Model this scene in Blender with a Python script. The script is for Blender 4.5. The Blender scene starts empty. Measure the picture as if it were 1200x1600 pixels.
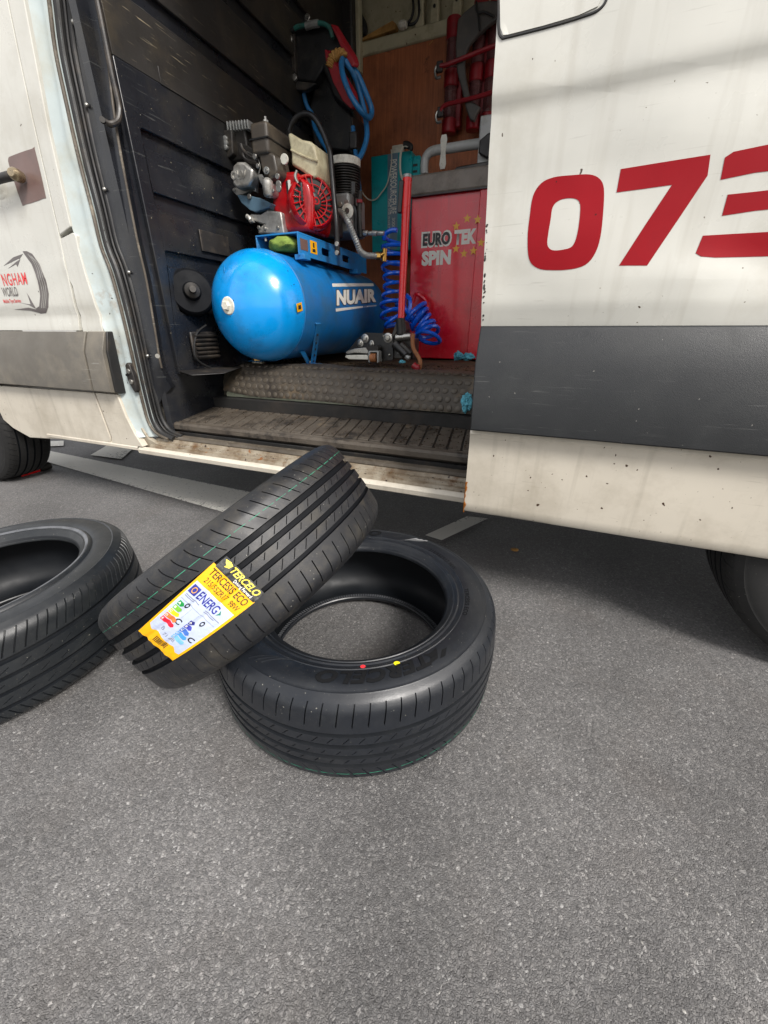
import bpy, bmesh, math, random
from mathutils import Vector, Matrix, Euler, noise
R = math.radians
PI = math.pi
random.seed(7)
C = bpy.context.scene.collection
sc = bpy.context.scene

# ------------------------------------------------------------------ camera
F_PX, HOR, VPX, CAM_H = 612.0, 514.0, -1050.0, 0.7915
pitch = math.atan((800 - HOR) / F_PX)
yaw = math.atan2(F_PX / math.cos(pitch), 600 - VPX)
cam = bpy.data.cameras.new('camera')
cam.sensor_fit = 'VERTICAL'; cam.sensor_height = 36; cam.lens = F_PX / 1600 * 36
cam.clip_start = 0.02; cam.clip_end = 500
co = bpy.data.objects.new('camera', cam); C.objects.link(co)
co.location = (0, 0, CAM_H); co.rotation_euler = (PI / 2 - pitch, 0, yaw)
sc.camera = co
# ------------------------------------------------------------------ light
SUN_EL, SUN_AZ = R(44), R(60)          # azimuth: angle from -Y towards +X
sdir = Vector((math.sin(SUN_AZ) * math.cos(SUN_EL), -math.cos(SUN_AZ) * math.cos(SUN_EL), math.sin(SUN_EL)))
sl = bpy.data.lights.new('sun', 'SUN'); sl.energy = 3.0; sl.angle = R(17); sl.color = (1, .965, .92)
so = bpy.data.objects.new('sun', sl); C.objects.link(so)
so.rotation_euler = sdir.to_track_quat('Z', 'Y').to_euler()
w = bpy.data.worlds.new('World'); sc.world = w; w.use_nodes = True
nt = w.node_tree; N = nt.nodes; L = nt.links
bg = N['Background']; bg.inputs[1].default_value = 0.125
sky = N.new('ShaderNodeTexSky'); sky.sky_type = 'NISHITA'; sky.sun_disc = False
sky.sun_elevation = SUN_EL; sky.sun_rotation = math.atan2(sdir.x, sdir.y)
sky.air_density = 1.0; sky.dust_density = 3.0
tc = N.new('ShaderNodeTexCoord'); mp = N.new('ShaderNodeMapping'); mp.inputs['Scale'].default_value = (1, 1, 2.2)
nz = N.new('ShaderNodeTexNoise'); nz.inputs['Scale'].default_value = 2.4; nz.inputs['Detail'].default_value = 7; nz.inputs['Roughness'].default_value = .6
cr = N.new('ShaderNodeValToRGB'); cr.color_ramp.elements[0].position = .36; cr.color_ramp.elements[1].position = .6
cr.color_ramp.elements[0].color = (.25, .25, .25, 1)
mx = N.new('ShaderNodeMix'); mx.data_type = 'RGBA'; mx.inputs['B'].default_value = (6.8, 6.6, 6.4, 1)
L.new(tc.outputs['Generated'], mp.inputs[0]); L.new(mp.outputs[0], nz.inputs['Vector']); L.new(nz.outputs[0], cr.inputs[0])
L.new(cr.outputs[0], mx.inputs['Factor']); L.new(sky.outputs[0], mx.inputs['A']); L.new(mx.outputs['Result'], bg.inputs[0])
sc.view_settings.view_transform = 'Standard'; sc.view_settings.look = 'None'
sc.view_settings.exposure = 0.80; sc.view_settings.gamma = 1
sc.render.engine = 'CYCLES'
sc.cycles.max_bounces = 10; sc.cycles.diffuse_bounces = 6

# ------------------------------------------------------------------ helpers
_fw = Vector((-math.sin(yaw) * math.cos(pitch), math.cos(yaw) * math.cos(pitch), -math.sin(pitch)))
_rt = Vector((math.cos(yaw), math.sin(yaw), 0)); _up = _rt.cross(_fw)
EYE = Vector((0, 0, CAM_H))
def ray(x, y): return _fw * F_PX + _rt * (x - 600) - _up * (y - 800)
def hit(x, y, ax, v):                  # survey: where the sight line of photo point x,y meets the plane axis = v
    d = ray(x, y); return EYE + d * ((v - EYE[ax]) / d[ax])
def AY(x, y, v): return hit(x, y, 1, v)
def AX(x, y, v): return hit(x, y, 0, v)
def AZ(x, y, v): return hit(x, y, 2, v)

def link(o, parent=None):
    C.objects.link(o)
    if parent is not None:
        o.parent = parent
        if parent.get('_base') is not None:
            o.matrix_parent_inverse = Matrix.Translation(-Vector(parent['_base']))
    return o
def thing(name, label, cat, loc=(0, 0, 0), group=None, local=False):
    o = bpy.data.objects.new(name, None); o.empty_display_size = .05
    C.objects.link(o); o.location = loc
    if not local: o['_base'] = list(loc)
    o['label'] = label; o['category'] = cat
    if group: o['group'] = group
    return o
def tag(o, label, cat, group=None, kind=None):
    o['label'] = label; o['category'] = cat
    if group: o['group'] = group
    if kind: o['kind'] = kind
    return o
def obj(name, bm, m, parent=None, smooth=True, bevel=0, kind=None, seg=2, ang=35):
    me = bpy.data.meshes.new(name); bmesh.ops.recalc_face_normals(bm, faces=bm.faces[:])
    bm.to_mesh(me); bm.free()
    for mm in (m if isinstance(m, (list, tuple)) else [m]): me.materials.append(mm)
    if smooth:
        me.polygons.foreach_set('use_smooth', [True] * len(me.polygons))
        me.set_sharp_from_angle(angle=R(ang))
    o = bpy.data.objects.new(name, me); link(o, parent)
    if bevel:
        b = o.modifiers.new('bevel', 'BEVEL'); b.width = bevel; b.segments = seg; b.limit_method = 'ANGLE'; b.angle_limit = R(40); b.harden_normals = False
    if kind: o['kind'] = kind
    return o
def NB(): return bmesh.new()
def box(bm, c, s, rot=None):
    M_ = Matrix.Translation(Vector(c)) @ ((rot.to_4x4() if rot else Matrix.Identity(4))) @ Matrix.Diagonal((s[0], s[1], s[2], 1))
    return bmesh.ops.create_cube(bm, size=1, matrix=M_)['verts']
def box2(bm, a, b):
    return box(bm, [(a[i] + b[i]) / 2 for i in range(3)], [abs(a[i] - b[i]) for i in range(3)])
def cyl(bm, p0, p1, r, r2=None, seg=20, cap=True):
    p0 = Vector(p0); p1 = Vector(p1); d = p1 - p0
    M_ = Matrix.Translation((p0 + p1) / 2) @ d.to_track_quat('Z', 'Y').to_matrix().to_4x4()
    return bmesh.ops.create_cone(bm, cap_ends=cap, segments=seg, radius1=r, radius2=r if r2 is None else r2, depth=d.length, matrix=M_)['verts']
def smoothpts(pts, n=6, closed=False):
    P_ = [Vector(p) for p in pts]; out = []
    k = len(P_)
    rng = range(k if closed else k - 1)
    for i in rng:
        p1, p2 = P_[i], P_[(i + 1) % k]
        p0 = P_[(i - 1) % k] if (closed or i > 0) else p1 * 2 - p2
        p3 = P_[(i + 2) % k] if (closed or i < k - 2) else p2 * 2 - p1
        for j in range(n):
            t = j / n
            out.append(.5 * ((2 * p1) + (p2 - p0) * t + (2 * p0 - 5 * p1 + 4 * p2 - p3) * t * t + (3 * p1 - p0 - 3 * p2 + p3) * t ** 3))
    if not closed: out.append(P_[-1])
    return out
def tube(bm, pts, r, seg=10, closed=False, sm=0, flat=None):
    P_ = smoothpts(pts, sm, closed) if sm else [Vector(p) for p in pts]
    n = len(P_); rings = []; up = None
    for i, p in enumerate(P_):
        a = P_[(i - 1) % n] if (closed or i > 0) else p
        b = P_[(i + 1) % n] if (closed or i < n - 1) else p
        t = (b - a).normalized()
        if up is None:
            up = t.cross(Vector((.13, .31, .94))).normalized()
        up = (up - t * up.dot(t)).normalized(); sd = t.cross(up)
        rr = r(i / max(1, n - 1)) if callable(r) else r
        rings.append([bm.verts.new(p + (up * math.cos(2 * PI * k / seg) + sd * math.sin(2 * PI * k / seg) * (flat or 1)) * rr) for k in range(seg)])
    for i in range(n if closed else n - 1):
        A, B = rings[i], rings[(i + 1) % n]
        for k in range(seg): bm.faces.new((A[k], A[(k + 1) % seg], B[(k + 1) % seg], B[k]))
    if not closed:
        bm.faces.new(rings[0][::-1]); bm.faces.new(rings[-1])
def lathe(bm, prof, org, axis, seg=48, a0=0, a1=2 * PI):   # prof: (r, h)
    q = Vector(axis).normalized().to_track_quat('Z', 'Y'); org = Vector(org)
    full = abs(a1 - a0 - 2 * PI) < 1e-6; rings = []
    for r_, h in prof:
        if r_ < 1e-6: rings.append([bm.verts.new(org + q @ Vector((0, 0, h)))]); continue
        rings.append([bm.verts.new(org + q @ Vector((r_ * math.cos(a0 + (a1 - a0) * k / seg), r_ * math.sin(a0 + (a1 - a0) * k / seg), h))) for k in range(seg if full else seg + 1)])
    for A, B in zip(rings, rings[1:]):
        n = max(len(A), len(B)); m = n if full else n - 1
        for k in range(m):
            k2 = (k + 1) % n
            if len(A) == 1 and len(B) == 1: continue
            if len(A) == 1: bm.faces.new((A[0], B[k], B[k2]))
            elif len(B) == 1: bm.faces.new((A[k], B[0], A[k2]))
            else: bm.faces.new((A[k], B[k], B[k2], A[k2]))
def prism(bm, pts, d):                 # pts: 3-D polygon, d: extrusion vector
    d = Vector(d); A = [bm.verts.new(Vector(p)) for p in pts]; B = [bm.verts.new(Vector(p) + d) for p in pts]
    n = len(A); bm.faces.new(A); bm.faces.new(B[::-1])
    for i in range(n): bm.faces.new((A[i], A[(i + 1) % n], B[(i + 1) % n], B[i]))
def slices(bm, axis, vals):
    no = [0, 0, 0]; no[axis] = 1
    for v in vals:
        p = [0, 0, 0]; p[axis] = v
        bmesh.ops.bisect_plane(bm, geom=bm.verts[:] + bm.edges[:] + bm.faces[:], plane_co=p, plane_no=no, dist=1e-6)
def frange(a, b, s):
    out = []; v = a
    while v < b: out.append(v); v += s
    return out
def sheet(poly, yf, thick, dx=None, dz=None, holes=()):
    """panel on a curved side: poly is (X,Z) points; yf(X,Z) gives the outer face, thick goes inward (+Y)"""
    bm = NB()
    vs = [bm.verts.new((p[0], 0, p[1])) for p in poly]
    es = [bm.edges.new((vs[i], vs[(i + 1) % len(vs)])) for i in range(len(vs))]
    for hpoly in holes:
        hv = [bm.verts.new((p[0], 0, p[1])) for p in hpoly]
        es += [bm.edges.new((hv[i], hv[(i + 1) % len(hv)])) for i in range(len(hv))]
    bmesh.ops.triangle_fill(bm, edges=es, use_beauty=True, use_dissolve=False)
    x0 = min(p[0] for p in poly); x1 = max(p[0] for p in poly); z0 = min(p[1] for p in poly); z1 = max(p[1] for p in poly)
    if dx: slices(bm, 0, frange(x0 + dx, x1, dx))
    if dz: slices(bm, 2, frange(z0 + dz, z1, dz))
    front = bm.faces[:]
    back = bmesh.ops.duplicate(bm, geom=bm.verts[:] + bm.edges[:] + bm.faces[:])
    bv = [g for g in back['geom'] if isinstance(g, bmesh.types.BMVert)]
    bvs = set(bv)
    bedges = [e for e in bm.edges if e.is_boundary and e.verts[0] not in bvs]
    mp_ = {a: b for a, b in back['vert_map'].items() if a not in bvs and b in bvs}
    for e in bedges:
        a, b = e.verts
        if a in mp_ and b in mp_: bm.faces.new((a, b, mp_[b], mp_[a]))
    for v in bm.verts:
        v.co.y = yf(v.co.x, v.co.z) + (thick if v in bvs else 0)
    return bm
def text_mesh(s, size, bold=0.0, sx=1.0, shear=0.0, depth=0.0, align='CENTER', spacing=1.0, cut=None):
    cu = bpy.data.curves.new('t', 'FONT'); cu.body = s; cu.size = size; cu.offset = bold; cu.align_x = align; cu.align_y = 'CENTER'
    cu.extrude = depth; cu.shear = shear; cu.space_character = spacing; cu.resolution_u = 3
    o = bpy.data.objects.new('t', cu); C.objects.link(o)
    dg = bpy.context.evaluated_depsgraph_get(); me = bpy.data.meshes.new_from_object(o.evaluated_get(dg))
    bm = NB(); bm.from_mesh(me); bpy.data.meshes.remove(me); bpy.data.objects.remove(o); bpy.data.curves.remove(cu)
    for v in bm.verts: v.co.x *= sx
    if cut:
        xs = [v.co.x for v in bm.verts]; ys = [v.co.y for v in bm.verts]
        slices(bm, 0, frange(min(xs), max(xs), cut)); slices(bm, 1, frange(min(ys), max(ys), cut))
    return bm
def warp(bm, f):
    for v in bm.verts: v.co = f(v.co)
    return bm
def rectuv(x0, y0, x1, y1, cut=None):
    bm = NB(); vs = [bm.verts.new(p) for p in ((x0, y0, 0), (x1, y0, 0), (x1, y1, 0), (x0, y1, 0))]; bm.faces.new(vs)
    if cut: slices(bm, 0, frange(x0 + cut, x1, cut)); slices(bm, 1, frange(y0 + cut, y1, cut))
    return bm
def polyuv(pts, cut=None):
    bm = NB(); bm.faces.new([bm.verts.new((p[0], p[1], 0)) for p in pts])
    bmesh.ops.triangulate(bm, faces=bm.faces[:])
    if cut:
        xs = [p[0] for p in pts]; ys = [p[1] for p in pts]
        slices(bm, 0, frange(min(xs), max(xs), cut)); slices(bm, 1, frange(min(ys), max(ys), cut))
    return bm
def merge(bms):
    out = NB()
    for b in bms:
        me = bpy.data.meshes.new('x'); b.to_mesh(me); b.free(); out.from_mesh(me); bpy.data.meshes.remove(me)
    return out

# ------------------------------------------------------------------ materials
def rgb(r, g, b):
    f = lambda c: (c / 255 / 12.92) if c / 255 <= .04045 else ((c / 255 + .055) / 1.055) ** 2.4
    return (f(r), f(g), f(b), 1)
def mat(name, col, rough=.5, metal=0, spec=.5, var=.12, vs=6, dirt=None, specks=None, scratch=0, bump=0, bs=200, coat=0, rvar=.12, trans=0, scratch_col=None, stains=None):
    """dirt=(colour, amount 0..1, scale), specks=(colour, scale, size)"""
    m = bpy.data.materials.new(name); m.use_nodes = True; nt = m.node_tree; N = nt.nodes; L = nt.links
    b = N['Principled BSDF']; b.inputs['Metallic'].default_value = metal; b.inputs['Specular IOR Level'].default_value = spec
    b.inputs['Coat Weight'].default_value = coat; b.inputs['Coat Roughness'].default_value = .08
    b.inputs['Transmission Weight'].default_value = trans
    tc = N.new('ShaderNodeTexCoord'); O = tc.outputs['Object']
    def noise_(s, det=5, rgh=.6, vec=None):
        n = N.new('ShaderNodeTexNoise'); n.inputs['Scale'].default_value = s; n.inputs['Detail'].default_value = det; n.inputs['Roughness'].default_value = rgh
        L.new(vec or O, n.inputs['Vector']); return n.outputs[0]
    def ramp(i, a, b_, c0=0, c1=1):
        n = N.new('ShaderNodeMapRange'); n.inputs[1].default_value = a; n.inputs[2].default_value = b_; n.inputs[3].default_value = c0; n.inputs[4].default_value = c1
        L.new(i, n.inputs[0]); return n.outputs[0]
    def mix(f, a, b_, mode='MIX'):
        n = N.new('ShaderNodeMix'); n.data_type = 'RGBA'; n.blend_type = mode
        if isinstance(f, (int, float)): n.inputs['Factor'].default_value = f
        else: L.new(f, n.inputs['Factor'])
        for k, v in (('A', a), ('B', b_)):
            if isinstance(v, tuple): n.inputs[k].default_value = v if len(v) == 4 else (*v, 1)
            else: L.new(v, n.inputs[k])
        return n.outputs['Result']
    c = tuple(col[:3]) + (1,)
    n1 = noise_(vs)
    col_ = mix(ramp(n1, .3, .7), tuple(x * (1 - var) for x in c[:3]) + (1,), tuple(min(1, x * (1 + var)) for x in c[:3]) + (1,))
    rsock = ramp(noise_(vs * 2.3), .3, .7, max(.02, rough - rvar), min(1, rough + rvar))
    if dirt:
        dc, amt, ds = dirt
        dm = ramp(noise_(ds, 8, .68), .62 - amt * .4, .8 - amt * .3, 0, min(1, .35 + amt))
        col_ = mix(dm, col_, tuple(dc[:3]) + (1,))
    if stains:
        for dc, s_, lo, hi, k in stains:
            col_ = mix(ramp(noise_(s_, 6, .7), lo, hi, 0, k), col_, tuple(dc[:3]) + (1,))
    if scratch:
        mpn = N.new('ShaderNodeMapping'); mpn.inputs['Scale'].default_value = (6, 6, 140); mpn.inputs['Rotation'].default_value = (.3, .5, .2); L.new(O, mpn.inputs[0])
        s1 = ramp(noise_(1.6, 3, .5, mpn.outputs[0]), .66, .70); s2 = ramp(noise_(3.1), .45, .6)
        mm = N.new('ShaderNodeMath'); mm.operation = 'MULTIPLY'; L.new(s1, mm.inputs[0]); L.new(s2, mm.inputs[1])
        mm2 = N.new('ShaderNodeMath'); mm2.operation = 'MULTIPLY'; L.new(mm.outputs[0], mm2.inputs[0]); mm2.inputs[1].default_value = scratch
        col_ = mix(mm2.outputs[0], col_, scratch_col or (.45, .45, .43, 1))
    if specks:
        for sc_, sscale, ssize in (specks if isinstance(specks, list) else [specks]):
            v = N.new('ShaderNodeTexVoronoi'); v.inputs['Scale'].default_value = sscale
            nn = N.new('ShaderNodeTexNoise'); nn.inputs['Scale'].default_value = sscale * 1.7; L.new(O, nn.inputs[0])
            ad = N.new('ShaderNodeVectorMath'); ad.operation = 'MULTIPLY_ADD'; L.new(nn.outputs['Color'], ad.inputs[0]); ad.inputs[1].default_value = (.6 / sscale,) * 3; L.new(O, ad.inputs[2])
            L.new(ad.outputs[0], v.inputs['Vector'])
            wv = N.new('ShaderNodeSeparateColor'); L.new(v.outputs['Color'], wv.inputs[0])
            # only some cells hold a speck, and their size varies
            sz = ramp(wv.outputs[0], .6, 1.0, 0, ssize)
            lt = N.new('ShaderNodeMath'); lt.operation = 'LESS_THAN'; L.new(v.outputs['Distance'], lt.inputs[0]); L.new(sz, lt.inputs[1])
            col_ = mix(lt.outputs[0], col_, tuple(sc_[:3]) + (1,))
    L.new(col_, b.inputs['Base Color']); L.new(rsock, b.inputs['Roughness'])
    if bump:
        bn = N.new('ShaderNodeBump'); bn.inputs['Strength'].default_value = bump; bn.inputs['Distance'].default_value = .002
        L.new(noise_(bs, 4, .6), bn.inputs['Height']); L.new(bn.outputs[0], b.inputs['Normal'])
    return m

RUST = rgb(110, 60, 25); GRIME = rgb(70, 60, 48); DUST = rgb(120, 108, 92)
M = {}
M['white'] = mat('dappled_white_van_paint', rgb(188, 187, 179), .34, vs=2.4, var=.11, coat=.35, dirt=(rgb(160, 156, 143), .34, 2.6), specks=[(rgb(60, 45, 30), 26, .10), (rgb(90, 80, 65), 60, .07)], scratch=.25, scratch_col=rgb(120, 115, 105), bump=.03, bs=500)  # broad mottle in tone and dirt film stands in for dappled light
M['white_low'] = mat('white_van_paint_lower', rgb(190, 183, 169), .42, vs=2.2, var=.07, coat=.15, dirt=(rgb(152, 143, 127), .32, 3.5), specks=[(rgb(60, 40, 25), 40, .14), (rgb(90, 75, 60), 95, .12)], scratch=.35, scratch_col=rgb(130, 122, 110), bump=.10, bs=420)
M['jamb'] = mat('door_jamb_pale_blue_paint', rgb(158, 168, 168), .4, vs=5, var=.09, coat=.2, dirt=(rgb(150, 150, 138), .35, 7), specks=[(rgb(50, 40, 32), 42, .14)], stains=[(rgb(120, 98, 70), 9, .60, .72, .6)], bump=.1, bs=60)
M['rust_sill'] = mat('rusty_cream_sill_paint', rgb(152, 144, 128), .5, vs=9, var=.12, dirt=(rgb(92, 74, 52), .55, 9), specks=[(rgb(45, 28, 15), 60, .32), (rgb(120, 75, 35), 30, .30)], stains=[(rgb(92, 66, 38), 14, .55, .66, .9)], bump=.3, bs=160)
M['moulding'] = mat('grey_plastic_side_moulding_weathered', rgb(92, 88, 81), .6, vs=4, var=.15, dirt=(rgb(122, 115, 102), .35, 5), scratch=.25, bump=.25, bs=600)
M['moulding_dark'] = mat('dark_grey_plastic_side_moulding', rgb(27, 29, 31), .45, vs=3, var=.14, dirt=(rgb(40, 42, 42), .3, 7), scratch=.08, specks=[(rgb(120, 118, 112), 70, .10)], bump=.3, bs=700)
M['seal'] = mat('black_rubber_seal', rgb(28, 28, 28), .55, dirt=(GRIME, .22, 14), var=.2, bump=.1, bs=120)
M['trim'] = mat('dirty_grey_sill_trim', rgb(82, 75, 65), .6, dirt=(rgb(46, 38, 29), .5, 10), var=.2, scratch=.3, bump=.3, bs=150, stains=[(rgb(150, 140, 122), 16, .55, .7, .5)])
M['liner'] = mat('navy_black_plastic_liner', rgb(25, 27, 32), .3, vs=3, var=.25, dirt=(rgb(44, 42, 38), .36, 6), scratch=.6, scratch_col=rgb(84, 86, 84), specks=[(rgb(140, 132, 112), 30, .07), (rgb(120, 116, 104), 75, .09)], bump=.2, bs=90)
M['liner_up'] = mat('brown_dusty_black_liner', rgb(36, 34, 32), .5, vs=3, var=.25, dirt=(rgb(68, 60, 46), .34, 4), scratch=.7, scratch_col=rgb(140, 130, 108), specks=[(rgb(150, 138, 110), 22, .12)], bump=.2, bs=90)
M['black'] = mat('black_painted_steel', rgb(22, 22, 23), .38, var=.2, dirt=(rgb(70, 64, 56), .2, 12), bump=.1, bs=200)
M['blackplastic'] = mat('black_plastic', rgb(34, 32, 31), .45, var=.2, dirt=(rgb(84, 74, 62), .3, 12), bump=.15, bs=300)
M['steel'] = mat('bare_steel', rgb(170, 168, 162), .32, metal=.9, var=.15, dirt=(rgb(96, 84, 68), .25, 18))
M['alu'] = mat('cast_aluminium', rgb(190, 188, 182), .42, metal=.75, var=.15, dirt=(rgb(96, 88, 76), .35, 22), bump=.25, bs=300)
M['zinc'] = mat('grey_galvanised_metal', rgb(150, 152, 150), .45, metal=.5, var=.12, dirt=(rgb(100, 92, 80), .25, 10))
M['brass'] = mat('brass', rgb(190, 150, 80), .3, metal=.9, dirt=(rgb(90, 66, 36), .3, 30))
M['tankblue'] = mat('lit_blue_tank_enamel', rgb(0, 142, 218), .26, vs=3, var=.06, coat=.5, dirt=(rgb(10, 104, 160), .36, 7), scratch=.25, scratch_col=rgb(90, 160, 200), specks=[(rgb(20, 40, 55), 36, .10), (rgb(16, 60, 90), 80, .10)], bump=.06, bs=40, rvar=.08)  # brighter copy of the tank blue: light on the end put into the colour
M['tankside'] = mat('shaded_dusty_blue_tank_enamel', rgb(14, 112, 180), .4, vs=4, var=.12, coat=.2, dirt=(rgb(52, 98, 130), .4, 5), specks=[(rgb(20, 40, 55), 36, .12), (rgb(140, 170, 185), 60, .06)], bump=.08, bs=60)  # darker copy for the tank side: shade put into the colour, plus dust
M['frameblue'] = mat('blue_steel_bracket_paint', rgb(30, 120, 182), .4, dirt=(rgb(70, 88, 98), .35, 12), var=.12, scratch=.3)
M['plug'] = mat('cream_plastic_plug', rgb(214, 212, 200), .45, dirt=(rgb(130, 120, 100), .3, 30))
M['enginered'] = mat('glossy_engine_red', rgb(176, 8, 18), .3, coat=.4, dirt=(rgb(90, 20, 18), .28, 14), var=.12)
M['cream'] = mat('cream_fuel_tank_plastic', rgb(204, 196, 164), .42, dirt=(rgb(120, 104, 72), .4, 12), var=.08)
M['bluegrey'] = mat('blue_grey_cast_cover', rgb(88, 116, 134), .4, metal=.2, dirt=(rgb(56, 56, 52), .3, 18))
M['airbox'] = mat('brown_dusty_black_plastic_box', rgb(66, 60, 53), .42, dirt=(rgb(98, 88, 72), .3, 10), var=.14, scratch=.2)
M['muffler'] = mat('sooty_black_metal', rgb(48, 46, 44), .5, metal=.4, dirt=(rgb(96, 88, 76), .25, 20), var=.25)
M['sponge'] = mat('mossy_green_cloth', rgb(118, 138, 66), .9, spec=.1, dirt=(rgb(66, 72, 36), .4, 26), var=.2, bump=.9, bs=260)
M['wood'] = None
M['creamrail'] = mat('cream_painted_steel_rail', rgb(182, 176, 148), .45, dirt=(rgb(110, 98, 70), .3, 8), var=.1, specks=[(rgb(70, 45, 25), 40, .16)])
M['timber'] = mat('yellow_pine_block', rgb(176, 132, 70), .7, dirt=(rgb(110, 74, 36), .3, 16), var=.15)
M['teal'] = mat('teal_metal_case', rgb(0, 156, 162), .36, dirt=(rgb(16, 84, 88), .25, 8), var=.08, coat=.1)
M['silverstrip'] = mat('blue_grey_label_strip', rgb(108, 132, 148), .35, var=.06, dirt=(rgb(80, 96, 108), .3, 18))
M['print_white'] = mat('white_print', rgb(226, 224, 214), .45, var=.04, dirt=(rgb(170, 166, 152), .15, 30))
M['print_black'] = mat('black_print', rgb(36, 36, 38), .5, var=.1)
M['print_grey'] = mat('grey_vinyl_print', rgb(88, 82, 80), .4, var=.06)
M['print_red'] = mat('red_vinyl_print', rgb(136, 2, 17), .5, spec=.2, var=.06, dirt=(rgb(116, 10, 22), .2, 6), specks=[(rgb(60, 20, 20), 60, .10)])
M['print_red_thin'] = mat('small_red_print', rgb(200, 48, 50), .45, var=.06)
M['cabred'] = mat('crimson_cabinet_enamel', rgb(216, 18, 42), .27, vs=3, var=.09, coat=.4, dirt=(rgb(150, 60, 58), .25, 4), scratch=.25, scratch_col=rgb(224, 110, 110), bump=.06, bs=14)
M['cabgrey'] = mat('dusty_grey_cabinet_top', rgb(128, 120, 111), .55, var=.12, dirt=(rgb(66, 58, 48), .35, 8), stains=[(rgb(44, 38, 32), 20, .66, .72, .8)])
M['jackred'] = mat('red_jack_handle_paint', rgb(216, 20, 22), .3, coat=.3, var=.06, dirt=(rgb(120, 24, 20), .2, 10))
M['hoseblue'] = mat('glossy_blue_hose', rgb(8, 92, 214), .22, coat=.4, var=.08, dirt=(rgb(10, 60, 140), .2, 20))
M['hosedull'] = mat('dull_blue_air_hose', rgb(38, 112, 168), .4, var=.12, dirt=(rgb(40, 70, 90), .3, 20))
M['darkred'] = mat('dark_red_plastic', rgb(140, 18, 30), .42, var=.14, dirt=(rgb(80, 24, 26), .3, 12))
M['greyplastic'] = mat('grey_plastic_arch', rgb(74, 72, 70), .5, var=.12, dirt=(rgb(104, 96, 84), .3, 10), bump=.15, bs=300)
M['pipegrey'] = mat('grey_painted_pipe', rgb(178, 180, 178), .38, var=.08, dirt=(rgb(120, 112, 98), .25, 14))
M['cable'] = mat('off_white_cable', rgb(204, 200, 184), .5, var=.06)
M['cableblk'] = mat('black_cable', rgb(26, 26, 26), .5, var=.1)
M['bluerag'] = mat('light_blue_paper_towel', rgb(96, 168, 186), .85, spec=.1, var=.12, dirt=(rgb(60, 110, 126), .3, 40), bump=.6, bs=200)
M['rustroll'] = mat('rust_brown_roller', rgb(150, 96, 58), .6, var=.15, dirt=(rgb(80, 50, 30), .3, 40))
M['yellow'] = mat('yellow_sticker', rgb(230, 166, 6), .42, var=.05, dirt=(rgb(180, 130, 20), .2, 26))
M['star'] = mat('gold_star_print', rgb(232, 170, 40), .4, var=.05)
M['stickerhead'] = mat('glossy_black_print_with_grey_scuffs', rgb(26, 27, 28), .25, var=.2, dirt=(rgb(96, 96, 92), .4, 90), coat=.5)
M['labelwhite'] = mat('white_label_paper', rgb(172, 182, 206), .4, var=.03, bump=.3, bs=160)
M['tealgreen'] = mat('green_tread_paint_line', rgb(44, 122, 96), .7, var=.35, vs=60)
M['reddot'] = mat('red_paint_dot', rgb(224, 52, 60), .5, var=.1)
M['yellowdot'] = mat('yellow_paint_dot', rgb(228, 214, 30), .5, var=.1)
M['handleplate'] = mat('brown_clear_protection_film', rgb(104, 82, 76), .4, var=.1, dirt=(rgb(88, 72, 66), .3, 14))
M['handle'] = mat('worn_chrome_handle', rgb(150, 136, 112), .3, metal=.7, var=.2, dirt=(rgb(90, 74, 52), .3, 40))
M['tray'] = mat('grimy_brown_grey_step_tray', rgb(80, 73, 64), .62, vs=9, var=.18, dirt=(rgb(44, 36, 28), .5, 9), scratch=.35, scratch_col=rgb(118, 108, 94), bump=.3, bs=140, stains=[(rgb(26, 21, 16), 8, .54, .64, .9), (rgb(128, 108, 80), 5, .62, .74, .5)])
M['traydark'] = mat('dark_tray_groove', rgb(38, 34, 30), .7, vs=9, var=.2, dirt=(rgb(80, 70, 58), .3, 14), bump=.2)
M['mat'] = mat('worn_brown_grey_rubber_mat', rgb(64, 58, 50), .62, vs=7, var=.2, dirt=(rgb(94, 80, 60), .35, 6), stains=[(rgb(34, 28, 22), 7, .52, .66, .8), (rgb(118, 98, 70), 5, .60, .72, .55)], bump=.35, bs=160)
M['stud'] = mat('worn_mat_stud', rgb(78, 71, 61), .55, vs=9, var=.25, dirt=(rgb(46, 39, 31), .5, 9), stains=[(rgb(128, 112, 88), 12, .58, .72, .5)], bump=.3, bs=220)
M['floor'] = mat('oily_brown_van_floor', rgb(86, 71, 51), .7, vs=5, var=.25, dirt=(rgb(54, 44, 32), .5, 6), stains=[(rgb(120, 98, 68), 9, .58, .72, .7), (rgb(28, 24, 20), 7, .6, .7, .8)], bump=.9, bs=70)
M['riser'] = mat('dirty_riser_panel', rgb(70, 66, 57), .6, vs=5, var=.2, dirt=(rgb(56, 50, 42), .4, 7), stains=[(rgb(140, 124, 96), 8, .6, .72, .6)], bump=.25, bs=80)
M['risergreen'] = mat('pale_green_white_edge_strip', rgb(186, 192, 170), .5, vs=6, var=.1, dirt=(rgb(120, 110, 84), .35, 10))
M['rustbit'] = mat('orange_rust', rgb(150, 92, 36), .9, spec=.1, var=.3, vs=60, dirt=(rgb(70, 40, 18), .5, 60), bump=.9, bs=200)
M['under'] = mat('black_underbody', rgb(24, 23, 22), .8, var=.2, dirt=(rgb(54, 46, 38), .3, 6))
M['glass'] = mat('dark_tinted_glass', rgb(30, 34, 36), .06, spec=.8, var=.05, coat=.5)
M['chip'] = mat('pale_stone_chip', rgb(132, 130, 126), .6, var=.2, vs=90)

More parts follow.
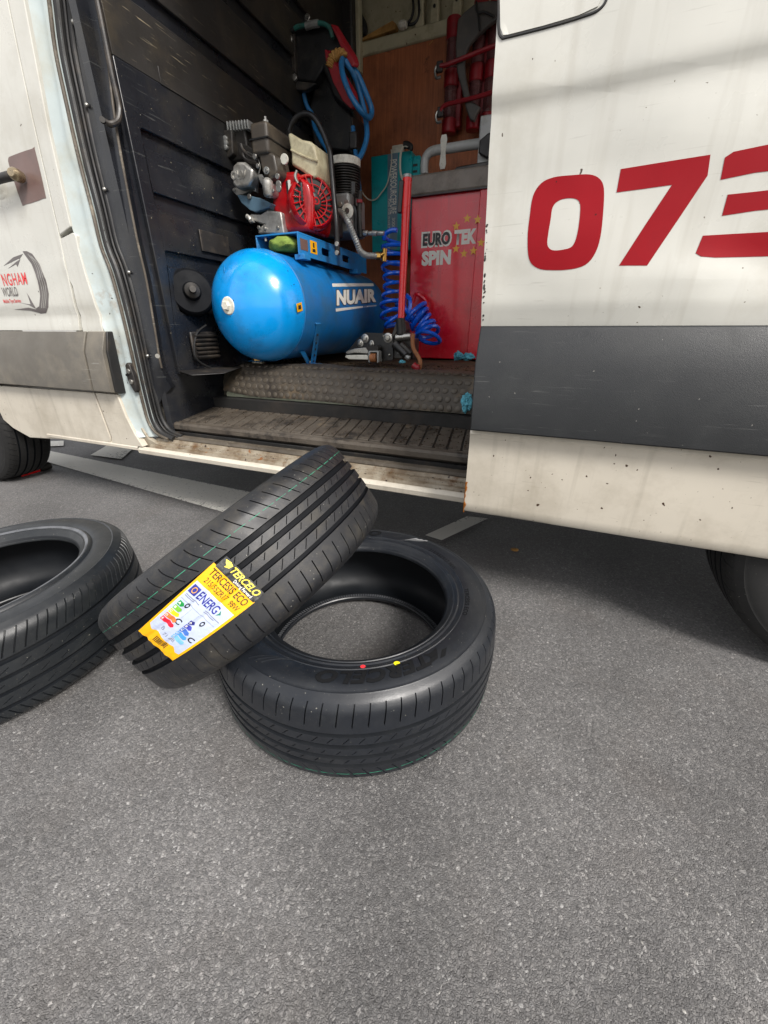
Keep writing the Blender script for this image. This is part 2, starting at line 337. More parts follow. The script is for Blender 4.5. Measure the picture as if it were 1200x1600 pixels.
def plywood():
    m = mat('brown_stained_plywood', rgb(166, 96, 58), .62, vs=2, var=.12, dirt=(rgb(104, 58, 34), .4, 4), stains=[(rgb(178, 118, 76), 5, .60, .75, .5), (rgb(46, 27, 18), 9, .62, .70, .75)])
    nt = m.node_tree; N = nt.nodes; L = nt.links; b = N['Principled BSDF']
    src = b.inputs['Base Color'].links[0].from_socket
    tc = N.new('ShaderNodeTexCoord'); mp_ = N.new('ShaderNodeMapping'); mp_.inputs['Scale'].default_value = (60, 60, 3.5); L.new(tc.outputs['Object'], mp_.inputs[0])
    n = N.new('ShaderNodeTexNoise'); n.inputs['Scale'].default_value = 1.3; n.inputs['Detail'].default_value = 6; n.inputs['Distortion'].default_value = .6; L.new(mp_.outputs[0], n.inputs[0])
    r_ = N.new('ShaderNodeMapRange'); r_.inputs[1].default_value = .3; r_.inputs[2].default_value = .7; r_.inputs[3].default_value = .72; r_.inputs[4].default_value = 1.18; L.new(n.outputs[0], r_.inputs[0])
    x = N.new('ShaderNodeVectorMath'); x.operation = 'SCALE'; L.new(src, x.inputs[0]); L.new(r_.outputs[0], x.inputs['Scale']); L.new(x.outputs[0], b.inputs['Base Color'])
    bp = N.new('ShaderNodeBump'); bp.inputs['Strength'].default_value = .3; bp.inputs['Distance'].default_value = .001; L.new(n.outputs[0], bp.inputs['Height']); L.new(bp.outputs[0], b.inputs['Normal'])
    return m
M['wood'] = plywood()

def asphalt():
    m = bpy.data.materials.new('asphalt'); m.use_nodes = True; nt = m.node_tree; N = nt.nodes; L = nt.links; b = N['Principled BSDF']
    tc = N.new('ShaderNodeTexCoord'); O = tc.outputs['Object']
    def vor(s, feat='F1', rnd=1):
        v = N.new('ShaderNodeTexVoronoi'); v.feature = feat; v.inputs['Scale'].default_value = s; v.inputs['Randomness'].default_value = rnd; L.new(wob, v.inputs['Vector']); return v
    n0 = N.new('ShaderNodeTexNoise'); n0.inputs['Scale'].default_value = 160; n0.inputs['Detail'].default_value = 3; L.new(O, n0.inputs[0])
    ad = N.new('ShaderNodeVectorMath'); ad.operation = 'MULTIPLY_ADD'; L.new(n0.outputs['Color'], ad.inputs[0]); ad.inputs[1].default_value = (.0075,) * 3; L.new(O, ad.inputs[2]); wob = ad.outputs[0]
    v1 = vor(270); e1 = vor(270, 'DISTANCE_TO_EDGE')
    big = N.new('ShaderNodeTexNoise'); big.inputs['Scale'].default_value = 2.2; big.inputs['Detail'].default_value = 7; L.new(O, big.inputs[0])
    fine = N.new('ShaderNodeTexNoise'); fine.inputs['Scale'].default_value = 420; fine.inputs['Detail'].default_value = 3; L.new(O, fine.inputs[0])
    s1 = N.new('ShaderNodeSeparateColor'); L.new(v1.outputs['Color'], s1.inputs[0])
    r1 = N.new('ShaderNodeValToRGB'); L.new(s1.outputs[0], r1.inputs[0])
    e = r1.color_ramp.elements; e[0].position = 0; e[0].color = (.052, .051, .052, 1); e[1].position = 1; e[1].color = (.30, .296, .29, 1)
    for p, c in ((.3, (.088, .086, .086, 1)), (.62, (.118, .115, .114, 1)), (.86, (.155, .15, .147, 1)), (.965, (.20, .195, .188, 1))):
        q = e.new(p); q.color = c
    def mixn(f, a, b_, mode='MIX'):
        n = N.new('ShaderNodeMix'); n.data_type = 'RGBA'; n.blend_type = mode
        (L.new(f, n.inputs['Factor']) if not isinstance(f, float) else setattr(n.inputs['Factor'], 'default_value', f))
        for k, v in (('A', a), ('B', b_)):
            (setattr(n.inputs[k], 'default_value', v) if isinstance(v, tuple) else L.new(v, n.inputs[k]))
        return n.outputs['Result']
    def mr(i, a, b_, c0=0., c1=1.):
        n = N.new('ShaderNodeMapRange'); [setattr(n.inputs[k + 1], 'default_value', v) for k, v in enumerate((a, b_, c0, c1))]; L.new(i, n.inputs[0]); return n.outputs[0]
    v3 = vor(118); s3 = N.new('ShaderNodeSeparateColor'); L.new(v3.outputs['Color'], s3.inputs[0])
    pick = N.new('ShaderNodeMath'); pick.operation = 'MULTIPLY'; L.new(mr(s3.outputs[0], .62, .68), pick.inputs[0]); L.new(mr(v3.outputs['Distance'], .42, .34), pick.inputs[1])
    r3 = N.new('ShaderNodeValToRGB'); L.new(s3.outputs[1], r3.inputs[0]); q3 = r3.color_ramp.elements
    q3[0].color = (.06, .058, .058, 1); q3[1].color = (.34, .33, .32, 1); z3 = q3.new(.6); z3.color = (.15, .147, .147, 1); z4 = q3.new(.92); z4.color = (.22, .21, .205, 1)
    base_ = mixn(pick.outputs[0], r1.outputs[0], r3.outputs[0])
    c = mixn(mr(e1.outputs['Distance'], 0., .10, .45, 0.), base_, (.045, .044, .044, 1))
    mid = N.new('ShaderNodeTexNoise'); mid.inputs['Scale'].default_value = 48; mid.inputs['Detail'].default_value = 4; L.new(O, mid.inputs[0])
    c = mixn(mr(mid.outputs[0], .5, .72, 0., .45), c, (.05, .048, .046, 1))
    c = mixn(mr(fine.outputs[0], .3, .7, .0, .5), c, (.17, .165, .162, 1))
    sc_ = N.new('ShaderNodeVectorMath'); sc_.operation = 'SCALE'; L.new(c, sc_.inputs[0]); L.new(mr(big.outputs[0], .32, .68, .84, 1.26), sc_.inputs['Scale'])
    brown = N.new('ShaderNodeTexNoise'); brown.inputs['Scale'].default_value = 5; brown.inputs['Detail'].default_value = 6; L.new(O, brown.inputs[0])
    oil = N.new('ShaderNodeTexNoise'); oil.inputs['Scale'].default_value = 1.3; oil.inputs['Detail'].default_value = 9; oil.inputs['Roughness'].default_value = .62; oil.inputs['Distortion'].default_value = .4; L.new(O, oil.inputs[0])
    sc2 = N.new('ShaderNodeVectorMath'); sc2.operation = 'SCALE'; L.new(sc_.outputs[0], sc2.inputs[0]); L.new(mr(oil.outputs[0], .40, .62, .80, 1.12), sc2.inputs['Scale']); sc_ = sc2
    c = mixn(mr(brown.outputs[0], .52, .75, 0., .25), sc_.outputs[0], (.105, .088, .075, 1))
    L.new(c, b.inputs['Base Color']); b.inputs['Roughness'].default_value = .72; b.inputs['Specular IOR Level'].default_value = .45
    h = N.new('ShaderNodeMath'); h.operation = 'MULTIPLY_ADD'; L.new(mr(e1.outputs['Distance'], 0., .25), h.inputs[0]); h.inputs[1].default_value = .8; L.new(s1.outputs[1], h.inputs[2])
    h0 = N.new('ShaderNodeMath'); h0.operation = 'MULTIPLY_ADD'; L.new(pick.outputs[0], h0.inputs[0]); h0.inputs[1].default_value = .9; L.new(h.outputs[0], h0.inputs[2]); h = h0
    h2 = N.new('ShaderNodeMath'); h2.operation = 'MULTIPLY_ADD'; L.new(fine.outputs[0], h2.inputs[0]); h2.inputs[1].default_value = .5; L.new(h.outputs[0], h2.inputs[2])
    bp = N.new('ShaderNodeBump'); bp.inputs['Strength'].default_value = .8; bp.inputs['Distance'].default_value = .0016; L.new(h2.outputs[0], bp.inputs['Height']); L.new(bp.outputs[0], b.inputs['Normal'])
    return m
M['asphalt'] = asphalt()

def linepaint():                      # worn road paint, also the painted sun patch; the road shows through where worn
    m = M['asphalt'].copy(); m.name = 'worn_road_paint_and_sun_patch'; nt = m.node_tree; N = nt.nodes; L = nt.links; b = N['Principled BSDF']
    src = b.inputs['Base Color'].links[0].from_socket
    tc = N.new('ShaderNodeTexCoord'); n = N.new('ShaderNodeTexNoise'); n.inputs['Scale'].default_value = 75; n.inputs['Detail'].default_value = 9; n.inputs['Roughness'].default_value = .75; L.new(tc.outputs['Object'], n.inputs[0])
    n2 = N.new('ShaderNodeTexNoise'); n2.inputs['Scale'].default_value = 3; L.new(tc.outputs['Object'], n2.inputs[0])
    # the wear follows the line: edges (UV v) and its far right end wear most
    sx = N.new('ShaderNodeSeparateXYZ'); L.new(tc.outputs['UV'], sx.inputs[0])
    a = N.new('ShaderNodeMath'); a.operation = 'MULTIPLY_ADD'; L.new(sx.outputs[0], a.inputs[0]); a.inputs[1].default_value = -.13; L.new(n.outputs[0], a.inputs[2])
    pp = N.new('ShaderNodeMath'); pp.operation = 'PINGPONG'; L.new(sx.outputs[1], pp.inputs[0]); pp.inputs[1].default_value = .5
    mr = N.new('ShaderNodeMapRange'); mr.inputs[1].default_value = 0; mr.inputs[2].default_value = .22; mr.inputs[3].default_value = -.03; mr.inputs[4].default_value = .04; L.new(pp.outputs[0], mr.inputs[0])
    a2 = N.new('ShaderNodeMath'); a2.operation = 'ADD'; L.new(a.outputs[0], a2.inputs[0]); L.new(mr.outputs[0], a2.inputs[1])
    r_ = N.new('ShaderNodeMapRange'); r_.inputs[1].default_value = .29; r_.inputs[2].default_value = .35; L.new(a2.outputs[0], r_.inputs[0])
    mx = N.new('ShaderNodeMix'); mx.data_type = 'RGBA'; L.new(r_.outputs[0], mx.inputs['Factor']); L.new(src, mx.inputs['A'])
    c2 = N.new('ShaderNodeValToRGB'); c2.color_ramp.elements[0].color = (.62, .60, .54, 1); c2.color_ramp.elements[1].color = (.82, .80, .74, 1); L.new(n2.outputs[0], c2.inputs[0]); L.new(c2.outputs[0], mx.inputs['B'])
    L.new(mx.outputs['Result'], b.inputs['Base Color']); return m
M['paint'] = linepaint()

for k_ in ('white', 'white_low', 'tankside', 'cabred'):                 # grime that has run down the surface
    nt = M[k_].node_tree; N_ = nt.nodes; b = N_['Principled BSDF']; src = b.inputs['Base Color'].links[0].from_socket
    tc = N_.new('ShaderNodeTexCoord'); mp_ = N_.new('ShaderNodeMapping'); mp_.inputs['Scale'].default_value = (38, 38, 1.6); nt.links.new(tc.outputs['Object'], mp_.inputs[0])
    n = N_.new('ShaderNodeTexNoise'); n.inputs['Scale'].default_value = 1; n.inputs['Detail'].default_value = 5; nt.links.new(mp_.outputs[0], n.inputs[0])
    r_ = N_.new('ShaderNodeMapRange'); r_.inputs[1].default_value = .55; r_.inputs[2].default_value = .8; r_.inputs[4].default_value = .45; nt.links.new(n.outputs[0], r_.inputs[0])
    x = N_.new('ShaderNodeMix'); x.data_type = 'RGBA'; nt.links.new(r_.outputs[0], x.inputs['Factor']); nt.links.new(src, x.inputs['A']); x.inputs['B'].default_value = {'white': (.33, .31, .26, 1), 'white_low': (.26, .23, .18, 1), 'tankside': (.03, .10, .17, 1), 'cabred': (.22, .03, .04, 1)}[k_]
    nt.links.new(x.outputs['Result'], b.inputs['Base Color'])
def rubber(name, base, dust, amt, rough=.5, ds=14, spots=True):
    m = mat(name, base, rough, spec=.5, var=.25, vs=9, dirt=(dust, amt, ds), stains=[(dust, 60, .52, .74, .35)], specks=[(rgb(120, 118, 110), 130, .13), (rgb(84, 80, 72), 260, .16)] if spots else None, bump=.12, bs=420, rvar=.08)
    return m
M['tyre_lean'] = rubber('dusty_black_rubber', rgb(25, 26, 29), rgb(62, 58, 50), .30, .5, ds=16)
M['tyre_flat'] = rubber('new_black_rubber', rgb(24, 27, 32), rgb(42, 44, 46), .22, .38)
M['tyre_old'] = rubber('used_black_rubber', rgb(25, 28, 31), rgb(46, 48, 48), .26, .42)
M['tyre_van'] = rubber('dirty_van_tyre_rubber', rgb(15, 15, 15), rgb(28, 26, 24), .2, .75)
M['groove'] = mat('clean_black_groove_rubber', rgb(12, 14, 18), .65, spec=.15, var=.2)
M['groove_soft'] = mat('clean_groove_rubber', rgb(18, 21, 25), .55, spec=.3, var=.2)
M['letters'] = mat('raised_sidewall_lettering', rgb(14, 15, 17), .7, spec=.2, var=.1)
M['beadsilver'] = mat('worn_grey_bead_rubber', rgb(86, 88, 92), .4, var=.2, dirt=(rgb(40, 42, 44), .4, 18))

# ------------------------------------------------------------------ ground
bm = NB(); bmesh.ops.create_grid(bm, x_segments=8, y_segments=8, size=60)
o = obj('road', bm, M['asphalt']); o['kind'] = 'structure'
def road_quad(pts, z=.004):           # quad with UV along and across the line, or across a painted sun patch
    bm = NB(); uvl = bm.loops.layers.uv.new('UVMap')
    vs = [bm.verts.new((p[0], p[1], z)) for p in pts]; f = bm.faces.new(vs)
    for l, u in zip(f.loops, ((0, 0), (1, 0), (1, 1), (0, 1))): l[uvl].uv = u
    o = obj('line_and_sun_patch', bm, M['paint'], smooth=False); o['kind'] = 'structure'; return o
G = lambda x, y: AZ(x, y, 0)
a, b_ = G(72, 722), G(345, 800); a2, b2 = G(72, 704), G(392, 770)
road_quad([a + (a - b_) * .8, b_ + (b_ - a) * .25, b2 + (b2 - a2) * .25, a2 + (a2 - b2) * .8])
c_, d_ = G(143, 716), G(192, 702)
far = Vector((0, 1, 0)) * 2.4
wd = (G(183, 722) - G(142, 714)); wd = Vector((wd.x, wd.y, 0)) * .9
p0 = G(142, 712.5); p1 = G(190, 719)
road_quad([p0, p1, p1 + (G(208, 703) - p1) * 7, p0 + (G(165, 699) - p0) * 7], .008)
road_quad([G(75, 699), G(100, 698), G(100, 690), G(75, 691)], .008)

# loose and half sunk stone chips close to the camera
bm = NB()
rnd = random.Random(3)
base = bmesh.ops.create_icosphere(bm, subdivisions=1, radius=1)['verts']
vco = [v.co.copy() for v in base]; fidx = [[base.index(v) for v in f.verts] for f in bm.faces]; bm.free()
V_, F_, MI = [], [], []
def chip(x, y, s, mi):
    a_ = rnd.random() * 6.28; sx, sy, sz = s * rnd.uniform(.7, 1.3), s * rnd.uniform(.5, 1), s * rnd.uniform(.35, .7)
    k = len(V_); ca, sa = math.cos(a_), math.sin(a_)
    for v in vco:
        q = Vector((v.x * sx, v.y * sy, v.z * sz)) * rnd.uniform(.8, 1.15)
        V_.append((x + q.x * ca - q.y * sa, y + q.x * sa + q.y * ca, q.z * .8))
    for f in fidx: F_.append([k + i for i in f]); MI.append(mi)
for i in range(7000):
    r_ = rnd.random() ** .6 * 1.9; x = rnd.uniform(-2.2, 1.4); y = rnd.uniform(.12, 1.5)
    chip(x, y, rnd.uniform(.0009, .0024), 1 if rnd.random() < .85 else 0)
for i in range(160): chip(rnd.uniform(-2.0, 1.3), rnd.uniform(.15, 1.4), rnd.uniform(.0016, .0030), 0 if rnd.random() < .6 else 1)
me = bpy.data.meshes.new('stone_chips'); me.from_pydata(V_, [], F_)
me.materials.append(M['chip']); me.materials.append(mat('grey_stone_chip', rgb(88, 86, 85), .7, var=.3, vs=80))
me.polygons.foreach_set('material_index', MI)
o = bpy.data.objects.new('stone_chips', me); C.objects.link(o); tag(o, 'small pale and grey stone chips bedded in the asphalt', 'stone chips', kind='stuff')

# ================================================================== THE VAN
YB = 1.12                              # outer skin of the van body
def ysk(x, z): return YB + .05 * max(0, (z - .80)) ** 1.3 + .006 * math.exp(-((z - .835) / .02) ** 2)
YD = 1.03                              # outer skin of the slid-back door
def g(x, z, x0, z0, sx, sz): return math.exp(-((x - x0) / sx) ** 2 - ((z - z0) / sz) ** 2)
def yd(x, z):
    y = YD + .05 * max(0, (z - .80)) ** 1.3
    c = z - (1.190 + .02 * max(0, x))
    y += .010 / (1 + math.exp(c / .006)) - .010
    y += .010 * min(1, max(0, (.842 - z) / .045))
    y += .006 * g(x, z, .34, .90, .10, .035) - .006 * g(x, z, .22, .885, .10, .03) + .004 * g(x, z, -.12, .88, .05, .05) - .004 * g(x, z, .12, 1.12, .12, .05)
    y += .015 * noise.noise(Vector((x * 3.4, z * 4.6, 2.1))) + .0011 * noise.noise(Vector((x * 12, z * 15, 5.)))
    return y
def ydl(x, z): return YD
def S(x, y, yf=ysk):                   # photo point -> (X, Z) on a side surface
    Y = yf(0, .8)
    for _ in range(12):
        p = AY(x, y, Y); Y = yf(p.x, p.z)
    return (p.x, p.z)
def SP(pts, yf=ysk): return [S(x, y, yf) for x, y in pts]

van = thing('delivery_van', 'white panel van with its side door slid open showing the workshop gear inside', 'van', (-.8, 2, 0))
Z1, Z0, ZB = .783, .552, .335

def yfd(x, z): return ysk(x, z) - .003 * math.exp(-((z - 1.02 - (x + 1.7) * .25) / .02) ** 2)
# -- front door (shut line on its right)
shutU = SP([(126, 521), (109, 445), (92, 368), (71, 277), (50, 185), (30, 92), (11, 0), (0, -60)])
shutU[0] = (shutU[0][0], .785)
fd = sheet([(-3.1, .785)] + shutU + [(-3.1, shutU[-1][1])], yfd, .03, dx=.12, dz=.02)
front_door = obj('front_door', fd, M['white'], van, bevel=.0025)
ya_ = lambda a, b: YB
bm = sheet([S(47, 684, ya_), (-1.772, ZB), (-1.765, .36), (-1.785, Z0 - .004), S(-40, 600, ya_), S(-22, 625, ya_), S(0, 651, ya_), S(22, 670, ya_)], lambda x, z: YB, .03)
obj('front_door_lower_panel', bm, M['white_low'], van, bevel=.003)
def mould(xa, xb, yskin, z0, z1, zc, out):
    bm = NB(); pr = [(0, z0), (-out, z0 + .008), (-out, zc), (-.004, z1), (.02, z1), (.02, z0)]
    A = [Vector((xa[0] + (xa[1] - xa[0]) * (z - z0) / (z1 - z0), yskin + y, z)) for y, z in pr]
    B = [Vector((xb[0] + (xb[1] - xb[0]) * (z - z0) / (z1 - z0), yskin + y, z)) for y, z in pr]
    va = [bm.verts.new(p) for p in A]; vb = [bm.verts.new(p) for p in B]
    bm.faces.new(va[::-1]); bm.faces.new(vb)
    for i in range(len(pr)): bm.faces.new((va[i], va[(i + 1) % len(pr)], vb[(i + 1) % len(pr)], vb[i]))
    return bm
ymd = lambda a, b: YB - .028
XA = [S(x, y, ymd)[0] for x, y in ((144, 610), (125, 524), (147, 612), (129, 526), (174, 614), (155, 526), (178, 615), (159, 530))]
obj('side_moulding', mould((-3.1, -3.1), (XA[0], XA[1]), YB, Z0, Z1, .712, .030), M['moulding'], van, bevel=.003)
obj('side_moulding', mould((XA[2], XA[3]), (XA[4], XA[5]), YB, Z0, Z1, .712, .030), M['moulding'], van, bevel=.003)
obj('moulding_end', mould((XA[4] + .0012, XA[5] + .0012), (XA[6], XA[7]), YB + .004, Z0, Z1, .712, .020), M['seal'], van, bevel=.003)
# -- pillar strip behind the front door
pil_r = SP([(110, 354), (93, 280), (75, 200), (56, 100), (37, 0), (27, -60)])
bm = sheet([(x + .005, z) for x, z in shutU[2:]] + pil_r[::-1], ysk, .03, dz=.03)
obj('pillar_panel', bm, M['white'], van, bevel=.0025)
bm = sheet(SP([(129, 520), (112, 447), (88.5, 400), (91, 374), (112, 363), (117, 367), (121, 388), (132, 428), (143, 462), (158, 512), (160, 520)])[0:], lambda x, z: ysk(x, z) + .002, .028, dz=.03)
obj('pillar_flap', bm, M['white'], van, bevel=.003)
bm = sheet([(-1.755, .36), (-1.764, ZB), (-1.572, ZB), (-1.60, .39), (-1.625, .46), (-1.64, Z0 - .004), (-1.776, Z0 - .004)], lambda x, z: YB, .03)
obj('pillar_lower_panel', bm, M['white_low'], van, bevel=.003)
# dark backing behind the shut lines
bm = NB(); prism(bm, [(-1.83, YB + .034, .34), (-1.68, YB + .034, .34), (-1.64, YB + .034, .5), (-1.66, YB + .034, 1.2), (-1.70, YB + .06, 1.75), (-1.80, YB + .06, 1.75), (-1.83, YB + .034, .8)], (0, .01, 0)); obj('shut_line_backing', bm, M['under'], van)

# -- pale jamb of the opening: a ruled strip from the skin edge to the seal
def lerp_x(P_, z):
    P_ = sorted(P_, key=lambda p: p[1])
    if z <= P_[0][1]: return P_[0][0]
    for (xa, za), (xb, zb) in zip(P_, P_[1:]):
        if za <= z <= zb: return xa + (xb - xa) * (z - za) / max(1e-6, zb - za)
    return P_[-1][0]
def ysl(x, z): return 1.178 + .05 * max(0, z - .8) ** 1.3
SEALPX = [(80, -60), (90, 0), (100, 82), (117, 165), (135, 247), (156, 330), (169, 385), (184, 425), (199, 480), (213, 540), (226, 600), (233, 630), (241, 658), (253, 676), (272, 686)]
jr = [(S(x + 3, y, ysl)) for x, y in SEALPX[:-2]]
jlft = [(-1.560, ZB + .01), (-1.60, .39), (-1.625, .46), (-1.64, .54)] + SP([(168, 560), (164, 522), (152, 490), (143, 462), (132, 428), (121, 385), (110, 352)]) + pil_r[1:]
bm = NB(); rws = []
zz_ = frange(.372, jr[0][1], .012)
for z in zz_:
    xa, xb = lerp_x(jlft, z) - .004, lerp_x(jr, z); row = []
    for k in range(15):
        u = k / 14; x = xa + (xb - xa) * u
        y0_ = ysk(x, z) + .006; y1_ = ysl(x, z) - .008
        y = y0_ + (y1_ - y0_) * min(1, u * 1.7) ** .8 - .010 * math.exp(-((u - .52) / .13) ** 2) + .004 * noise.noise(Vector((x * 14, 1, z * 7))) * math.sin(PI * u) + .009 * g(x, z, -1.60, 1.27, .03, .03) * math.sin(PI * u)
        row.append(bm.verts.new((x, y, z)))
    rws.append(row)
for A_, B_ in zip(rws, rws[1:]):
    for k in range(14): bm.faces.new((A_[k], A_[k + 1], B_[k + 1], B_[k]))
obj('door_jamb', bm, M['jamb'], van, ang=70)
# door catch plate: dark oval with two holes and screws
cx, cz = S(205, 590, lambda a, b: 1.148)
bm = NB(); prism(bm, [(cx + u * .020, 1.144, cz + v * .052) for u, v in ((-.9, .3), (-.6, .9), (0, 1.1), (.6, .95), (.9, .3), (1, -.4), (.75, -1.0), (.2, -1.15), (-.35, -.8), (-1, -.1))], (0, .02, 0))
catch = obj('catch_plate', bm, M['blackplastic'], van, bevel=.003)
for v in (.55, -.35):
    bm = NB(); cyl(bm, (cx + .002, 1.139, cz + v * .045), (cx + .002, 1.15, cz + v * .045), .0095, seg=16); obj('catch_bolt', bm, M['steel'], catch, bevel=.001)
bm = NB(); cyl(bm, (cx - .012, 1.139, cz + .01), (cx - .012, 1.15, cz + .01), .005, seg=12); obj('catch_bolt', bm, M['black'], catch)

# -- rubber seal around the opening and the bright bead beside it
sp = SEALPX
pts = [Vector((p[0], ysl(*p), p[1])) for p in SP(sp, ysl)]
bm = NB(); tube(bm, pts, .0125, 10, sm=4); obj('door_seal', bm, M['seal'], van)
bm = NB(); tube(bm, [p + Vector((.016, .010, .006)) for p in pts], .005, 8, sm=4); obj('seal_lip', bm, M['seal'], van)
bm = NB(); tube(bm, [p + Vector((.03, .018, .010)) for p in pts], .009, 8, sm=4); obj('seal_carrier', bm, M['seal'], van)
bm = NB(); tube(bm, [p + Vector((-.018, -.014, .0)) for p in pts], .006, 8, sm=4); obj('seal_edge', bm, M['trim'], van)

# -- sill: white lip, rusty ledges, black plastic strip
def xbar(name, m, prof, x0, x1, parent=van, n=40, wob=.0, bev=0, seed=0):
    bm = NB(); rings = []
    for i in range(n + 1):
        x = x0 + (x1 - x0) * i / n
        rings.append([bm.verts.new((x, y + wob * noise.noise(Vector((x * 9, y * 40, seed))), z + wob * noise.noise(Vector((x * 8, 3 + y * 40, seed))))) for y, z in prof])
    for A, B in zip(rings, rings[1:]):
        for k in range(len(prof) - 1): bm.faces.new((A[k], A[k + 1], B[k + 1], B[k]))
    return obj(name, bm, m, parent, bevel=bev)
XR = 1.6
xbar('sill_lip', M['white_low'], [(YB + .07, .300), (YB + .004, .302), (YB - .003, .307), (YB - .004, .322), (YB + .004, .331), (YB + .010, .333)], -1.60, XR, wob=.0012)
xbar('sill_lip', M['white_low'], [(YB + .07, .312), (YB + .004, .314), (YB - .004, .319), (YB - .004, .330), (YB + .006, .338), (YB + .03, .338)], -2.22, -1.60)
xbar('sill_ledge', M['rust_sill'], [(YB + .010, .331), (YB + .016, .333), (YB + .020, .341), (YB + .034, .343), (YB + .038, .352), (YB + .052, .354), (YB + .056, .363), (YB + .075, .366)], -1.55, XR, n=90, wob=.0025)
xbar('sill_trim', M['trim'], [(1.19, .355), (1.183, .358), (1.180, .368), (1.184, .377), (1.20, .381), (1.23, .378)], -1.52, XR, n=60, wob=.0015)
xbar('sill_trim_rail', M['seal'], [(1.205, .379), (1.203, .392), (1.21, .394), (1.215, .379)], -1.48, XR, n=40, wob=.001)
bm = NB(); box2(bm, (-1.5, 1.235, .33), (XR, 1.26, .40)); box2(bm, (-1.5, 1.25, .33), (XR, 1.6, .345)); obj('sill_inner', bm, M['under'], van)
# corner where jamb curves into the sill
bm = NB(); cp = [S(x, y, lambda a, b: 1.15) for x, y in ((222, 668), (232, 684), (245, 692), (262, 698), (300, 706), (300, 716), (262, 712), (236, 704), (222, 692), (214, 672))]
prism(bm, [(x, 1.147, z) for x, z in cp], (0, .02, 0)); obj('sill_corner', bm, M['rust_sill'], van, bevel=.004)

# -- step tray with raised ribs
TA = (1.222, .424); TB = (1.50, .458)
def ty(t): return TA[0] + (TB[0] - TA[0]) * t
def tz(t, x=0): return TA[1] + (TB[1] - TA[1]) * t + .003 * noise.noise(Vector((x * 4, t * 3, 1)))
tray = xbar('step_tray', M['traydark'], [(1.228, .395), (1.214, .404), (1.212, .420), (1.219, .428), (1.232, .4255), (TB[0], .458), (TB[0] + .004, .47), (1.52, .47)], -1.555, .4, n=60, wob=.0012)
xbar('tray_lip', M['tray'], [(1.214, .398), (1.205, .406), (1.2055, .422), (1.213, .4305), (1.224, .4315), (1.2285, .427)], -1.55, .4, n=60, wob=.0012)
k = 0; x = -1.47
while x < .35:
    bm = NB(); wdt = .0405; bx = x
    for t0 in [0]:
        A = []
        for t in (.10, .3, .55, .8):
            for dx in (0, wdt):
                A.append(bm.verts.new((x + dx - .035 * (t - .1) + .0015 * noise.noise(Vector((x * 50, t * 9, dx * 90))), ty(t + .02 * noise.noise(Vector((x * 31, 1, 2)))), tz(t, x) + .006 - .0028 * abs(noise.noise(Vector((x * 23, t * 4, dx * 40)))))))
        for i in range(3): bm.faces.new((A[2 * i], A[2 * i + 1], A[2 * i + 3], A[2 * i + 2]))
    ret = bmesh.ops.extrude_face_region(bm, geom=bm.faces[:])
    for v in [g_ for g_ in ret['geom'] if isinstance(g_, bmesh.types.BMVert)]: v.co.z -= .007
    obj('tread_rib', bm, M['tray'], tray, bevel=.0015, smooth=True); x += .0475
# plain margins of the tray
xbar('tray_margin', M['tray'], [(ty(.03), tz(.03) + .0035), (ty(.07), tz(.07) + .0055), (ty(.085), tz(.085) + .003)], -1.54, .4, wob=.001)
xbar('tray_margin', M['tray'], [(ty(.82), tz(.82) + .002), (ty(.84), tz(.84) + .0045), (ty(.98), tz(.98) + .005), (ty(.99), tz(.99) + .02)], -1.54, .4, wob=.001)
bm = NB(); prism(bm, [(-1.56, 1.215, .42), (-1.56, 1.52, .455), (-1.56, 1.52, .49), (-1.56, 1.215, .435)], (.014, 0, 0)); obj('tray_side', bm, M['seal'], van, bevel=.003)
bm = NB(); prism(bm, [(-1.56, 1.19, .38), (-1.56, 1.56, .38), (-1.56, 1.56, .66), (-1.56, 1.19, .66)], (.012, 0, 0)); obj('step_side_panel', bm, M['riser'], van)
q0, q1 = AY(238, 600, 1.235), AY(262, 655, 1.235)
bm = NB(); tube(bm, [q0, q1], .011, 12); obj('step_bar', bm, M['moulding'], van, bevel=.002)
# risers
xbar('step_riser', M['riser'], [(1.512, .468), (1.515, .50), (1.524, .503), (1.53, .56), (1.56, .62)], -1.55, .4, n=60, wob=.002)
xbar('riser_edge_strip', M['risergreen'], [(1.516, .493), (1.508, .495), (1.506, .512), (1.512, .520), (1.52, .52)], -1.43, .4, n=60, wob=.001)

# -- floor
bm = NB(); n1, n2 = 110, 60; vv = []
for i in range(n1 + 1):
    row = []
    for j in range(n2 + 1):
        x = -1.46 + 3.0 * i / n1; y = 1.56 + 1.46 * j / n2
        h = .622 + .010 * noise.noise(Vector((x * 3, y * 5, 0))) + .006 * noise.noise(Vector((x * 11, y * 14, 2)))
        h += .014 * g(x, y, -1.03, 1.60, .16, .05) + .010 * g(x, y, -.35, 1.66, .14, .08)
        row.append(bm.verts.new((x, y, h)))
    vv.append(row)
for i in range(n1):
    for j in range(n2): bm.faces.new((vv[i][j], vv[i + 1][j], vv[i + 1][j + 1], vv[i][j + 1]))
obj('load_floor', bm, M['floor'], van)

